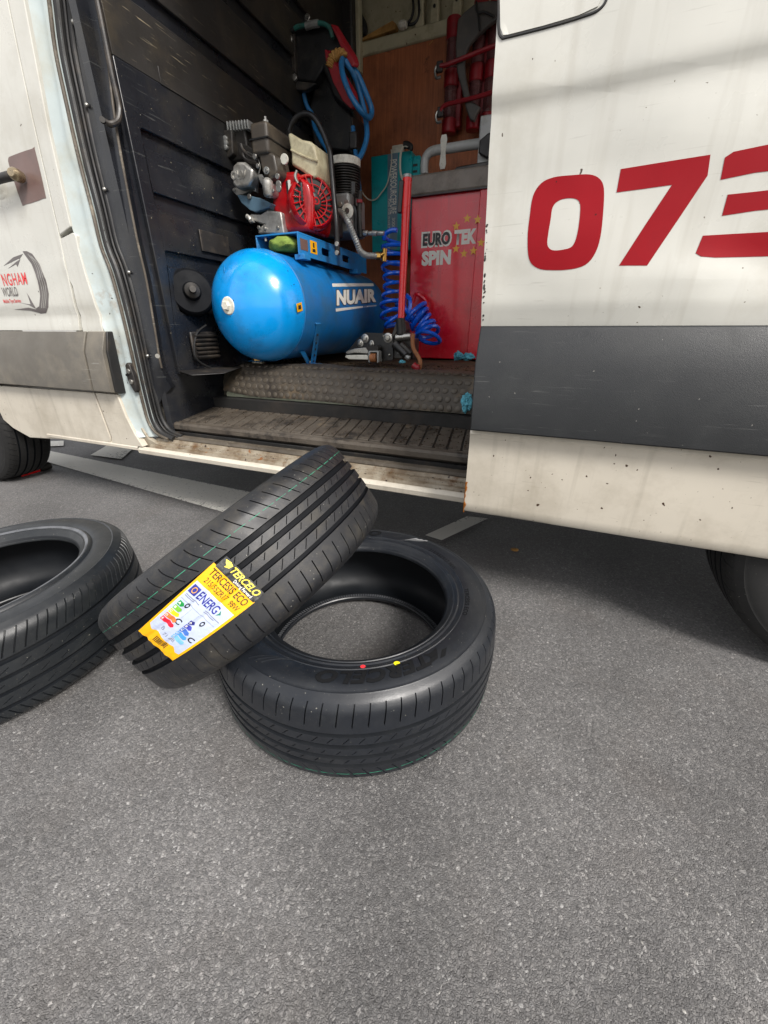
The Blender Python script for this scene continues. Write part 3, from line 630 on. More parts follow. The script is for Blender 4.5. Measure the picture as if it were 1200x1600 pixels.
# -- bulkhead: raised moulded plates with channels between them
XB = -1.462
bm = NB(); box2(bm, (XB - .03, 1.20, .40), (XB, 3.06, 2.62)); bulk = obj('bulkhead', bm, M['liner'], van)
def yzsheet(x, poly, holes, t):
    bm = sheet(poly, lambda a, b: 0, t, holes=holes)
    for v in bm.verts: v.co = Vector((x - v.co.y, v.co.x, v.co.z))
    return bm
def rrect(y0, y1, z0, z1, r_, n=5):
    out = []
    for (cx_, cy_, a0) in ((y1 - r_, z1 - r_, 0), (y0 + r_, z1 - r_, 90), (y0 + r_, z0 + r_, 180), (y1 - r_, z0 + r_, 270)):
        for i in range(n + 1): a_ = R(a0 + 90 * i / n); out.append((cx_ + r_ * math.cos(a_), cy_ + r_ * math.sin(a_)))
    return out
for z0_, z1_, m_, chs in ((.62, 1.575, 'liner', (1.418, 1.240, 1.062, .905)), (1.575, 2.6, 'liner_up', (1.80, 2.02, 2.24))):
    bm = yzsheet(XB + .0165, [(1.275, z0_), (3.0, z0_), (3.0, z1_), (1.275, z1_)], [rrect(1.325 if zc > .95 else 1.34, 2.94, zc - .052, zc, .010) for zc in chs], .016)
    if m_ == 'liner': pass
    obj('bulkhead_face', bm, M[m_], bulk, bevel=.003, seg=2)
bm = NB(); prism(bm, [(XB + .0166, y, z) for y, z in ((1.45, 1.62), (1.45, 1.574), (2.99, 1.574), (2.99, 1.62))], (.003, 0, 0)); obj('bulkhead_joint', bm, M['liner_up'], bulk, bevel=.001)
# floor-level box and louvre, as moulded into the liner
vent = None
pc = AX(322, 540, XB + .04)
bm = NB(); box2(bm, (XB + .03, pc.y - .075, pc.z - .055), (XB + .042, pc.y + .075, pc.z + .055)); vent = obj('air_vent', bm, M['blackplastic'], van, bevel=.005)
for k in range(6):
    bm = NB(); z = pc.z - .042 + k * .0165; box(bm, (XB + .048, pc.y, z), (.014, .125, .006), Euler((0, R(28), 0)).to_matrix()); obj('louvre', bm, M['blackplastic'], vent)
p0, p1 = AX(310, 358, XB + .022), AX(352, 400, XB + .022)
bm = NB(); box2(bm, (XB + .02, p0.y, p1.z), (XB + .026, p1.y + .03, p0.z)); obj('access_cover', bm, M['blackplastic'], bulk, bevel=.002)

# -- trim between the seal and the bulkhead
def trimline(pts, ax, v): return [hit(x, y, ax, v) for x, y in pts]
rows = []
for (xs, ys), (xl, yl) in zip(((92, -10), (104, 90), (125, 195), (149, 300), (174, 400), (200, 480), (218, 560), (230, 610), (238, 640)), ((140, -10), (158, 80), (172, 190), (190, 290), (208, 380), (222, 440), (236, 520), (246, 575), (262, 606))):
    a_ = S(xs, ys, lambda x, z: ysl(x, z) + .012); A_ = Vector((a_[0] + .008, ysl(*a_) + .014, a_[1])); B_ = AX(xl, yl, XB + .012)
    rows.append([A_, A_.lerp(B_, .25) + Vector((.012, 0, 0)), A_.lerp(B_, .5) + Vector((.002, 0, 0)), A_.lerp(B_, .78) + Vector((.012, 0, 0)), B_ + Vector((.01, .008, 0)), Vector((XB, B_.y + .05, B_.z))])
cols = list(zip(*rows)); cols = [smoothpts(c_, 4) for c_ in cols]
bm = NB(); vr = [[bm.verts.new(p) for p in c_] for c_ in cols]
for A_, B_ in zip(vr, vr[1:]):
    for i in range(len(A_) - 1): bm.faces.new((A_[i], A_[i + 1], B_[i + 1], B_[i]))
ptrim = obj('pillar_trim', bm, M['liner'], van, ang=60)
bm = NB(); tube(bm, [p + Vector((.006, -.002, 0)) for p in cols[4]][: -4], .004, 8); obj('trim_edge', bm, M['trim'], ptrim)
for sx_, sy_ in ((113, 44), (136, 163), (169, 302), (197, 425), (229, 560)):
    best = min((p for p in cols[1] + cols[2]), key=lambda p: (Vector(((p - EYE).dot(_rt), (p - EYE).dot(_up))) / (p - EYE).dot(_fw) * F_PX - Vector((sx_ - 600, 800 - sy_))).length)
    bm = NB(); bmesh.ops.create_uvsphere(bm, u_segments=12, v_segments=8, radius=.0065, matrix=Matrix.Translation(best + Vector((.003, -.006, 0)))); obj('screw', bm, M['steel'], ptrim)
q = AX(246, 556, XB + .05); bm = NB(); cyl(bm, q, q + Vector((.012, -.01, 0)), .008, seg=14); obj('screw', bm, M['steel'], ptrim)
# grab handle
hp = [(142, -40), (152, 0), (164, 60), (174, 110), (183, 150), (187, 172), (184, 188), (173, 194), (162, 190)]
bm = NB(); tube(bm, [AX(x, y, XB + .045) for x, y in hp[:-2]] + [AX(173, 194, XB + .04), AX(162, 189, XB + .018)], .0085, 10, sm=5); gh = obj('grab_handle', bm, M['blackplastic'], van)
q = AX(161, 189, XB + .03); bm = NB(); cyl(bm, q, q + Vector((.008, -.008, 0)), .008, seg=14); obj('screw', bm, M['muffler'], gh)

# -- far side wall: plywood, cream steel rail and upper frame with cut-outs
YW = 3.0
bm = NB(); box2(bm, (XB + .004, YW, .60), (1.55, YW + .018, 2.305)); obj('plywood_lining', bm, M['wood'], van, bevel=.001)
bm = NB(); box2(bm, (-1.385, YW - .012, 2.27), (1.5, YW + .035, 2.335)); rail = obj('wall_rail', bm, M['creamrail'], van, bevel=.008)
bm = NB(); box2(bm, (-1.44, YW + .075, 2.30), (1.5, YW + .085, 2.9)); obj('side_skin_inside', bm, M['creamrail'], van)
for px in (552, 655, 678, 712, 755):
    p = AY(px, 30, YW)
    bm = NB(); prism(bm, [(p.x - .028, YW, 2.33), (p.x + .028, YW, 2.33), (p.x + .022, YW, 2.42), (p.x + .02, YW, 2.8), (p.x - .02, YW, 2.8), (p.x - .022, YW, 2.42)], (0, .05, 0)); obj('wall_post', bm, M['creamrail'], van, bevel=.008)
    bm = NB(); cyl(bm, (p.x, YW + .002, 2.40), (p.x, YW - .003, 2.40), .008, seg=12); obj('rivet', bm, M['black'], rail)
bm = NB(); box2(bm, (XB, YW - .10, 2.2), (-1.385, YW + .04, 2.9)); obj('corner_post', bm, M['liner_up'], van, bevel=.01)
bm = NB(); box2(bm, (-1.385, YW - .055, 2.19), (-1.36, YW - .01, 2.9)); obj('corner_trim', bm, M['creamrail'], van, bevel=.004)
pts = [AY(562, -20, YW - .03), AY(560, 20, YW - .03), AY(553, 50, YW - .03), AY(548, 66, YW - .03)]
bm = NB(); tube(bm, pts, .006, 8, sm=5); obj('wall_cable', bm, M['cableblk'], van)
bm = NB(); tube(bm, [AY(x, y, YW - .0) for x, y in ((640, -25), (646, 8), (643, 28), (636, 38), (648, 36), (655, 20), (652, -20))], .007, 8, sm=5); obj('wall_cable', bm, M['cableblk'], van)
bm = NB(); tube(bm, [AY(x, y, YW + .03) for x, y in ((556, -15), (561, 12), (568, 34), (566, 55))], lambda t: .018 + .012 * math.sin(t * 9), 8, sm=5); obj('foam_strip', bm, M['seal'], van)

# -- shell: roof, far side, cab; the unseen rear is left open to let light in
bm = NB(); box2(bm, (-3.3, 1.2, 2.62), (2.0, 3.1, 2.66)); box2(bm, (-3.3, YW + .09, .34), (2.0, YW + .12, 2.62)); obj('van_shell', bm, M['white'], van, bevel=.02)
bm = NB(); box2(bm, (-3.1, 1.60, .50), (2.0, YW + .08, .56)); box2(bm, (-3.1, 1.20, .57), (-1.75, 1.60, .60)); box2(bm, (.5, 1.24, .72), (2.0, 1.60, .76)); obj('underbody', bm, M['under'], van)
bm = NB(); box2(bm, (-2.2, 1.45, .32), (1.95, 1.56, .5)); box2(bm, (-2.2, 2.55, .32), (1.95, 2.66, .5)); obj('chassis_rail', bm, M['under'], van)
bm = sheet([(-3.1, 1.76), (-1.62, 1.76), (-1.58, 2.1), (-1.66, 2.6), (-3.1, 2.6)], lambda x, z: 1.19 + .08 * max(0, z - 1.76), .02, dz=.1); obj('cab_window', bm, M['glass'], van)
bm = sheet([(-1.66, 1.755), (-1.57, 1.755), (-1.54, 2.1), (-1.57, 2.45), (.1, 2.45), (.1, 2.62), (-1.62, 2.62)], lambda x, z: 1.175 + .07 * max(0, z - 1.76), .03, dz=.1); obj('roof_side_panel', bm, M['white'], van)
bm = sheet([(.15, ZB), (.40, ZB), (.45, .55), (.6, .72), (1.3, .72), (1.45, .5), (1.5, ZB), (2.0, ZB), (2.0, 2.62), (.15, 2.62)], ysk, .03, dz=.15); obj('rear_side_panel', bm, M['white'], van)
bm = NB(); box2(bm, (1.55, YW - .02, .6), (1.98, YW, 2.6)); obj('far_wall_lining', bm, M['wood'], van)

# -- sliding door
dl = SP([(781, -60), (778, 0), (775, 60), (771, 120), (768, 180), (764, 240), (760, 330), (755, 430), (752, 500), (751.6, 509.5)], yd)
zt = 1.75
wx = SP([(783, 60), (792, 57), (850, 43), (905, 27), (935, 14), (950, 0), (962, -40)], yd)
du = sheet(dl[::-1][0:1] + [(1.62, dl[-1][1])] + [(1.62, 1.95), (dl[0][0], 1.95)] + dl[:-1], yd, .028, dx=.02, dz=.010)
door = obj('sliding_door', du, M['white'], van, bevel=.002, ang=55)
zm1 = S(752, 511, lambda a, b: YD)[1]; zm0 = S(738, 672, lambda a, b: YD)[1]; zcm = S(745, 570, lambda a, b: YD - .038)[1]; zb0 = S(735, 800, lambda a, b: YD)[1]
xd = S(738, 672, lambda a, b: YD)[0]
bm = mould((xd, S(751, 511, lambda a, b: YD)[0]), (1.62, 1.62), YD + .002, zm0, zm1 + .002, zcm, .040); obj('door_moulding', bm, M['moulding_dark'], door, bevel=.003)
bm = NB(); n = 90; rings = []
pr = [(.0, zm0 + .004), (-.010, zm0 + .002), (-.014, zm0 - .006), (-.009, zm0 - .014), (-.007, zm0 - .06), (-.004, zb0 + .03), (-.001, zb0 + .006), (.004, zb0), (.02, zb0)]
for i in range(n + 1):
    x = xd - .003 + (1.62 - xd) * i / n
    rings.append([bm.verts.new((x, YD + y + .0015 * noise.noise(Vector((x * 5, z * 6, 9))), z)) for y, z in pr])
for A, B in zip(rings, rings[1:]):
    for k in range(len(pr) - 1): bm.faces.new((A[k], B[k], B[k + 1], A[k + 1]))
bm.faces.new(rings[0]); obj('door_lower_panel', bm, M['white_low'], door, ang=50)
bm = NB(); box2(bm, (xd + .004, YD + .03, zb0 + .004), (1.6, YD + .05, zm1 + .02)); obj('door_inner', bm, M['seal'], door)
# rust where the front edge of the door is chipped
rnd = random.Random(11); bm = NB(); zt_, zb_ = S(736, 752, lambda a, b: YD)[1], zb0; ed = []
for i in range(41):
    z = zt_ + (zb_ - zt_) * i / 40; wd_ = .0015 + .0075 * max(0, noise.noise(Vector((z * 60, 0, 3))) + .25) + .003 * abs(noise.noise(Vector((z * 300, 2, 1))))
    yy_ = YD - .0095 + .003 * max(0, (.34 - z) / .04)
    ed.append((bm.verts.new((xd - .004, yy_ + .004, z)), bm.verts.new((xd - .003, yy_, z)), bm.verts.new((xd - .003 + wd_ * .6, yy_ - .0012 * rnd.random(), z)), bm.verts.new((xd - .003 + wd_, yy_ + .0006, z))))
for a_, b_ in zip(ed, ed[1:]):
    for k in range(3): bm.faces.new((a_[k], a_[k + 1], b_[k + 1], b_[k]))
obj('rust_patch', bm, M['rustbit'], door)
bm = NB()
for k in range(26):
    yy = rnd.choice([rnd.uniform(340, 510), rnd.uniform(420, 500)]); p = S(752 + (512 - yy) * .05 + rnd.uniform(.5, 3), yy, yd); s = rnd.uniform(.001, .0028)
    bmesh.ops.create_icosphere(bm, subdivisions=1, radius=1, matrix=Matrix.Translation((p[0], yd(*p) - .0002, p[1])) @ Matrix.Diagonal((s, .0008, s * rnd.uniform(.7, 2), 1)))
obj('paint_chip', bm, M['blackplastic'], door, kind='stuff')
# blanked window panel with dark gasket line
def ribbon_on(pts2, yf, wdt, lift, name, m, parent):
    bm = NB(); P2 = smoothpts([Vector((p[0], 0, p[1])) for p in pts2], 6)
    P3 = [Vector((p.x, yf(p.x, p.z) - lift, p.z)) for p in P2]; tube(bm, P3, wdt / 2, 6); return obj(name, bm, m, parent)
wl = SP([(779, -60), (779, 0), (779, 45), (784, 59), (794, 58), (850, 44), (905, 28), (936, 15), (950, -8), (955, -60)], yd)
ribbon_on(wl, yd, .0045, .0006, 'window_gasket', M['seal'], door)
wl2 = SP([(781, -60), (781, 0), (782, 44), (786, 56), (795, 55), (850, 41), (904, 25), (934, 11), (946, -14), (950, -60)], yd)
bm = sheet([(x, z) for x, z in wl2], lambda x, z: yd(x, z) - .0022, .002, dx=.03, dz=.02); obj('blanking_panel', bm, M['white'], door, bevel=.001)

def vinyl(name, polys, m, parent, yf=yd, lift=.0006, holes=()):
    bms = []
    for p in polys: bms.append(sheet(SP(p, yf), lambda x, z: yf(x, z) - lift, .0005, dx=.016, dz=.008, holes=[SP(h, yf) for h in holes]))
    return obj(name, merge(bms), m, parent, ang=60)
def c8(pts, n=0):                      # from the enlarged view of the door
    q = [(730 + x * .5622, 0 + y * .5622) for x, y in pts]
    return q
def rnd2(pts, n=4):
    return [(v.x, v.y) for v in smoothpts([Vector((a, b, 0)) for a, b in pts], n, True)]
zo = rnd2(c8([(168, 660), (174, 600), (183, 545), (205, 510), (240, 493), (290, 487), (340, 485), (368, 497), (380, 525), (378, 590), (370, 660), (355, 705), (330, 735), (290, 748), (235, 751), (195, 745), (172, 720)]))
zi = rnd2(c8([(232, 610), (238, 575), (258, 556), (290, 551), (311, 560), (314, 590), (306, 650), (292, 684), (265, 694), (236, 695), (223, 680), (226, 645)]))
vinyl('digit_zero', [zo], M['print_red'], door, holes=[zi])
vinyl('digit_seven', [c8([(427, 470), (550, 450), (676, 430), (668, 488), (585, 612), (500, 738), (422, 738), (495, 625), (569, 514), (490, 525), (415, 535)])], M['print_red'], door)
vinyl('digit_three', [c8([(716, 438), (740, 422), (836, 402), (960, 388), (1010, 410), (1005, 520), (975, 556), (990, 590), (985, 670), (950, 702), (850, 712), (690, 716), (650, 713), (635, 704), (655, 655), (740, 650), (880, 642), (905, 610), (880, 578), (800, 586), (708, 600), (724, 541), (800, 533), (890, 522), (915, 490), (890, 470), (800, 480), (704, 500)])], M['print_red'], door)

# -- logo on the front door
def on_skin(parent, name, bm, m, org, ux, uz, yf=yfd, lift=.0013):
    """bm in a flat (u,v) layout; placed on the side with org=(X,Z), u along ux (dX,dZ), v along uz"""
    def f(c): 
        x = org[0] + c.x * ux[0] + c.y * uz[0]; z = org[1] + c.x * ux[1] + c.y * uz[1]
        return Vector((x, yf(x, z) - lift - c.z, z))
    ys_ = [v.co.y for v in bm.verts]; slices(bm, 1, frange(min(ys_), max(ys_), .006))
    return obj(name, warp(bm, f), m, parent, smooth=False)
ta, tb = S(43, 445), S(0, 444)         # right end of the upper line, about its middle height
def right_text(s, px, py, hpx, m, name, sx=1, bold=.02, sp=1):
    o_ = S(px, py); h = abs(S(px, py - hpx / 2)[1] - S(px, py + hpx / 2)[1])
    bm = text_mesh(s, h * 1.38, bold * h, sx, 0, 0, 'RIGHT', sp)
    on_skin(front_door, name, bm, m, o_, (1, 0), (0, 1))
right_text('NGHAM', 43, 436, 20, M['print_red_thin'], 'logo_lettering', .72, .012, 1.12)
right_text('WORLD', 29, 456, 15, M['print_grey'], 'logo_lettering', .62, .012, 1.0)
right_text('Mobile Tyre Service', 33, 470, 6, M['print_red_thin'], 'logo_lettering', .75, .02)
z2 = lambda pts: [(x * .3, 360 + y * .3) for x, y in pts]
# tyre emblem: an arc of tread with stripes and speed strokes
rim = [(118, 108), (140, 108), (168, 122), (205, 175), (238, 255), (254, 330), (252, 400), (240, 430), (212, 434), (186, 415)]
inr = [(190, 405), (205, 395), (210, 340), (196, 260), (165, 175), (128, 125)]
vinyl('logo_tyre', [z2(rim + inr)], M['print_grey'], front_door, yfd)
def stroke(pts, wpx, m, name, lift=.0012):
    P2 = smoothpts([Vector((*S(x, y), 0)) for x, y in z2(pts)], 5)
    bm = NB(); prev = None
    for i, p in enumerate(P2):
        t = (P2[min(i + 1, len(P2) - 1)] - P2[max(i - 1, 0)]).normalized(); nrm = Vector((-t.y, t.x, 0)) * wpx * .0018 / 2
        a_ = bm.verts.new((p.x + nrm.x, yfd(p.x, p.y) - lift, p.y + nrm.y)); b_ = bm.verts.new((p.x - nrm.x, yfd(p.x, p.y) - lift, p.y - nrm.y))
        if prev: bm.faces.new((prev[0], prev[1], b_, a_))
        prev = (a_, b_)
    return obj(name, bm, m, front_door, smooth=False)
for k in range(3):
    dx = k * 11
    stroke([(146 + dx * .9, 122 + dx * .6), (180 + dx, 170 + dx * .3), (207 + dx, 245), (222 + dx * .9, 330), (218 + dx * .8, 405)], .9, M['white'], 'logo_stripe')
vinyl('logo_stroke', [z2([(20, 184), (70, 140), (120, 122), (102, 150), (96, 148), (60, 166)])], M['print_grey'], front_door, yfd)
vinyl('logo_stroke', [z2([(44, 198), (84, 164), (106, 150), (92, 190), (84, 176)])], M['print_grey'], front_door, yfd)
vinyl('logo_stroke', [z2([(106, 378), (160, 385), (140, 326), (166, 370), (190, 410), (150, 388)])], M['print_grey'], front_door, yfd)
vinyl('logo_stroke', [z2([(76, 412), (150, 402), (190, 412), (214, 432), (160, 418)])], M['print_grey'], front_door, yfd)
# -- front door handle on its brown film
z1 = lambda pts: [(x * .275, y * .275) for x, y in pts]
vinyl('handle_film', [rnd2(z1([(48, 905), (70, 885), (185, 845), (200, 855), (257, 1100), (248, 1128), (145, 1162), (122, 1150), (60, 960)]), 3)], M['handleplate'], front_door, yfd, .001)
hc = S(0, 290); hr = S(45, 278)
bm = NB(); lathe(bm, [(0, .004), (.03, .003), (.048, 0), (.052, -.002)], (hc[0] - .01, ysk(*hc) - .001, hc[1] + .0), (0, -1, 0), 30); obj('handle_recess', bm, M['white'], front_door)
bm = NB(); yy = ysk(*hr); tube(bm, [Vector((hr[0] - .24, yy - .035, hr[1] - .012)), Vector((hr[0] - .12, yy - .040, hr[1] - .004)), Vector((hr[0] - .055, yy - .036, hr[1])), Vector((hr[0] - .03, yy - .03, hr[1] + .002))], lambda t: .013 + .002 * t, 14, sm=6); dh = obj('door_handle', bm, M['blackplastic'], front_door)
bm = NB(); lathe(bm, [(0, .030), (.012, .028), (.019, .018), (.020, .006), (.018, -.01), (0, -.01)], (hr[0] - .018, yy - .022, hr[1] + .002), (.35, -1, .1), 24); obj('key_barrel', bm, M['handle'], dh)

# -- wheels
TREAD = None
def groove_field(zs, grooves):
    return zs
def tyre_bm(RR=.334, W=.226, pitches=74, style='eco', bead=.214):
    """one tyre round the local Z axis; heightfield tread with cut grooves and sipes"""
    h = W / .226
    cols = [0, .05, .062, .125, .137, .3, .46, .55, .562, .625, .637, .82]
    flag = [0, 0, 1, 1, 0, 0, 0, 0, 2, 2, 0, 0]
    if style == 'eco':
        grooves = [(-.0525, -.0400), (-.0255, -.0145), (.0030, .0140), (.0320, .0415)]
        gd = .0078
        regs = [(-.100, -.056, 1, -.5, .0042), (-.0388, -.0268, 2, .95, .0045), (-.0130, -.003, 1, .95, .0045), (.0152, .0300, 2, .95, .0045), (.053, .0995, 1, .10, .0045)]
    elif style == 'old':
        grooves = [(-.066, -.057), (-.030, -.021), (.004, .013), (.038, .049)]
        gd = .0068
        regs = [(-.100, -.069, 3, -.4, .0038), (-.050, -.040, 1, 2, .004), (-.016, -.006, 1, 2, .004), (.018, .028, 2, 2, .004), (.052, .1, 3, .42, .0042)]
    else:
        grooves = [(-.05, -.04), (-.015, -.006), (.02, .029), (.055, .063)]
        gd = .006; regs = [(-.1, -.052, 1, .4, .003), (.066, .1, 1, .4, .003)]
    zs = {-.104, .104}
    for a_, b_ in grooves:
        for v in (a_, a_ + .0014, b_ - .0014, b_): zs.add(round(v, 5))
    for a_, b_, *_ in regs:
        for v in (a_, a_ + .0012, b_ - .0012, b_): zs.add(round(v, 5))
    v = -.1
    while v <= .1001: 
        if min(abs(v - q) for q in zs) > .0022: zs.add(round(v, 5))
        v += .006
    zs = sorted(zs)
    def crown(z):
        a_ = abs(z)
        if a_ < .08: return RR - .0045 * (a_ / .08) ** 2
        t = (a_ - .08) / .024; return RR - .0045 - .0030 * t - .0125 * t ** 2.2
    prof = []
    for z in zs:
        d = 0
        for a_, b_ in grooves:
            if a_ + .0012 < z < b_ - .0012: d = gd
        rg = None
        for q in regs:
            if q[0] + .001 < z < q[1] - .001: rg = q
        sh = 0
        for q in regs:
            if q[0] - .0001 <= z <= q[1] + .0001: sh = q[3] * (z - (q[0] + q[1]) / 2) / RR + (18 * q[3] * (z - q[0]) ** 2 if abs(q[3]) < .9 else 0)
        prof.append((crown(z), z * h, d, rg, sh))
    side = [(.3075, .1075), (.3055, .1090), (.3035, .1088), (.300, .1102), (.290, .1125), (.278, .1132), (.266, .1125), (.256, .1108), (.2545, .1118), (.2525, .1104), (.244, .1080), (.2405, .1092), (.2375, .1078), (.233, .1050), (.2315, .1062), (.229, .1052), (.2255, .1010), (.221, .0985), (.2165, .0950), (.2143, .0900), (.2140, .0840), (.2160, .0815), (.222, .0835), (.235, .0900), (.255, .0960), (.275, .0945), (.295, .0840), (.308, .0650), (.3145, .0400), (.3165, 0)]
    if style == 'old': side = [(.3075, .1075), (.3050, .1100), (.3020, .1115), (.2990, .1100), (.290, .1110), (.272, .1120), (.258, .1105), (.252, .1080), (.2505, .1095), (.2475, .1130), (.2440, .1145), (.2400, .1140), (.2370, .1110), (.2340, .1085), (.2320, .1090), (.2290, .1060), (.2240, .1000), (.219, .0960), (.2150, .0900), (.2140, .0840), (.2160, .0815), (.222, .0835), (.235, .0900), (.255, .0960), (.275, .0945), (.295, .0840), (.308, .0650), (.3145, .0400), (.3165, 0)]
    k = (RR - bead) / (.334 - .214)
    side = [(bead + (r_ - .214) * k, z * h) for r_, z in side]
    ringsp = [(r_, z, 0, None, 0) for r_, z in reversed([(a, b) for a, b in side[:-1]])]
    full = [(r_, -z, 0, None, 0) for (r_, z, *_) in ringsp] + prof + [(r_, z, 0, None, 0) for r_, z in side]
    # close: ...inner crown (z=0) meets the first ring of the other side
    npit = pitches; th = []; fl = []
    for p in range(npit):
        for c_, f_ in zip(cols, flag): th.append(2 * PI * (p + c_) / npit); fl.append(f_)
    n = len(th); V = []
    for r_, z, d, rg, sh in full:
        for t, f_ in zip(th, fl):
            rr = r_ - d
            if rg is not None and (f_ & rg[2]): rr = r_ - rg[4] * (1 if f_ == 1 else .75)
            V.append((rr * math.cos(t + sh), rr * math.sin(t + sh), z))
    F = []; m = len(full)
    for i in range(m):
        i2 = (i + 1) % m
        for j in range(n):
            j2 = (j + 1) % n; F.append((i * n + j, i * n + j2, i2 * n + j2, i2 * n + j))
    me = bpy.data.meshes.new('tyre'); me.from_pydata(V, [], F)
    mi = []
    for i in range(m):
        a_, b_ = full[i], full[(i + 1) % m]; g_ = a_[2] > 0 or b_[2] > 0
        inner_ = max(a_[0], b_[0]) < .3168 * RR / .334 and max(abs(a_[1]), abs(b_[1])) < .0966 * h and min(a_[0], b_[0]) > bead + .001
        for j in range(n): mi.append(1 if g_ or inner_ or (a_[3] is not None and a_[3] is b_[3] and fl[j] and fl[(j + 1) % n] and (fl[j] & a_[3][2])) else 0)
    me.polygons.foreach_set('material_index', mi)
    me.polygons.foreach_set('use_smooth', [True] * len(F)); me.update()
    me.set_sharp_from_angle(angle=R(32)); return me
def tyre_obj(name, me, m, parent=None, gm='groove'):
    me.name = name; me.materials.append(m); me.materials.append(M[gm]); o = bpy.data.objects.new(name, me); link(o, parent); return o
for X, Y, lab in ((-2.885, 1.205, 'front'), (.80, 1.165, 'rear')):
    wh = obj('wheel', (lambda b: (lathe(b, [(0, .02), (.05, .02), (.06, .05), (.12, .045), (.19, .03), (.20, .095), (.212, .10), (.205, -.1), (0, -.1)], (X, Y, .345), (0, -1, 0), 48), b)[1])(NB()), M['zinc'], van, bevel=.002)
    t_ = tyre_obj('tyre', tyre_bm(.345, .225, 60, 'van', .205), M['tyre_van'], wh)
    t_.matrix_basis = Matrix.Translation((X, Y, .345)) @ Matrix.Rotation(PI / 2, 4, 'X')
    t_.matrix_parent_inverse = Matrix.Identity(4)
# children of wheel need world placement: wheel sits at the van's base offset
bpy.context.view_layer.update()
for o in list(bpy.data.objects):
    if o.name.startswith('tyre') and o.parent and o.parent.name.startswith('wheel'):
        o.matrix_parent_inverse = Matrix.Identity(4)
# front wheel arch lining
bm = NB(); lathe(bm, [(.40, -.02), (.41, .25)], (-2.843, 1.17, .40), (0, 1, 0), 40, 0, PI); obj('wheel_arch', bm, M['under'], van)

# ================================================================== TYRES
def axis_mat(c_, a_, spin=0, flip=False):
    a_ = Vector(a_).normalized(); q = a_.to_track_quat('Z', 'Y')
    return Matrix.Translation(c_) @ q.to_matrix().to_4x4() @ Matrix.Rotation(spin, 4, 'Z') @ (Matrix.Rotation(PI, 4, 'X') if flip else Matrix.Identity(4))
eco = tyre_bm()
RR = .334
def crown_r(z):
    a_ = abs(z)
    if a_ < .08: return RR - .0045 * (a_ / .08) ** 2
    t = (a_ - .08) / .024; return RR - .0045 - .0030 * t - .0125 * t ** 2.2
def on_tread(lift, th0=0):             # flat layout: x across the tread (axis), y along the circumference
    def f(c):
        r_ = crown_r(c.x) + lift + c.z; t = th0 + c.y / RR
        return Vector((r_ * math.cos(t), r_ * math.sin(t), c.x))
    return f
def green_line(parent):
    bm = NB(); pv = []
    for i in range(681):
        if i % 10 in (0,): pv = []; continue
        t = 2 * PI * i / 680; z = -.0715 + .0008 * math.sin(t * 5); r_ = crown_r(z) + .0003; ww = .0005 + .0005 * noise.noise(Vector((t * 20, 0, 0)))
        a_ = bm.verts.new((r_ * math.cos(t), r_ * math.sin(t), z - ww)); b_ = bm.verts.new((r_ * math.cos(t), r_ * math.sin(t), z + ww))
        if pv: bm.faces.new((pv[0], pv[1], b_, a_))
        pv = (a_, b_)
    return obj('green_paint_line', bm, M['tealgreen'], parent, smooth=False)
SIDE_PROF = [(.3075, .1075), (.300, .1102), (.290, .1125), (.278, .1132), (.266, .1125), (.256, .1108), (.244, .1080), (.2375, .1078), (.233, .1050), (.2255, .1010)]
def side_z(r_):
    for (ra, za), (rb, zb) in zip(SIDE_PROF, SIDE_PROF[1:]):
        if rb <= r_ <= ra: return zb + (za - zb) * (r_ - rb) / (ra - rb)
    return SIDE_PROF[0][1]
def on_side(r0, lift, th0):            # x runs round the sidewall, y outward
    def f(c):
        r_ = r0 + c.y; t = th0 - c.x / r0
        return Vector((r_ * math.cos(t), r_ * math.sin(t), side_z(r_) + lift + c.z))
    return f
def side_writing(parent):
    t0 = 0.0
    for a_ in (0, PI):
        bm = text_mesh('TERCELO', .038, .0016, 1.22, .25, .0006, 'CENTER', 1.12, cut=.006)
        obj('sidewall_lettering', warp(bm, on_side(.273, .0012, t0 + a_)), M['letters'], parent, smooth=False)
        # emblem before the first letter: a swept bird-like mark
        for pts_ in ([(-.135, -.010), (-.118, .012), (-.098, .014), (-.108, .002), (-.100, -.012), (-.112, -.006)], [(-.150, .004), (-.132, .016), (-.12, .015), (-.138, .002)]):
            obj('sidewall_emblem', warp(polyuv(pts_, .006), on_side(.272, .0008, t0 + a_)), M['letters'], parent, smooth=False)
        bm = text_mesh('TERCESIS ECO', .013, .0003, 1.1, .1, 0, 'CENTER', 1.1, cut=.006)
        obj('sidewall_lettering', warp(bm, on_side(.262, .0008, t0 + a_ + 1.15)), M['letters'], parent, smooth=False)
        bm = text_mesh('215/55ZR17 98W', .013, .0003, 1.1, 0, 0, 'CENTER', 1.1, cut=.006)
        obj('sidewall_lettering', warp(bm, on_side(.262, .0008, t0 + a_ - 1.25)), M['letters'], parent, smooth=False)
    # fine ribs on the swoosh beside the name
    for a_ in (0, PI):
        for k in range(3):
            bm = NB(); tube(bm, [on_side(.272, .0006, t0 + a_ - .62 - k * .05)(Vector((u * .05, -.016 + .034 * u * u + k * .004, 0))) for u in [j / 8 for j in range(9)]], .0012, 5)
            obj('sidewall_swoosh', bm, M['tyre_flat'], parent)

FC = Vector((-.3575, .7013, .1132))
ft = thing('loose_tyre', 'new black tyre lying flat on the asphalt with a red and a yellow dot', 'tyre', FC, 'loose tyres by the van', local=True)
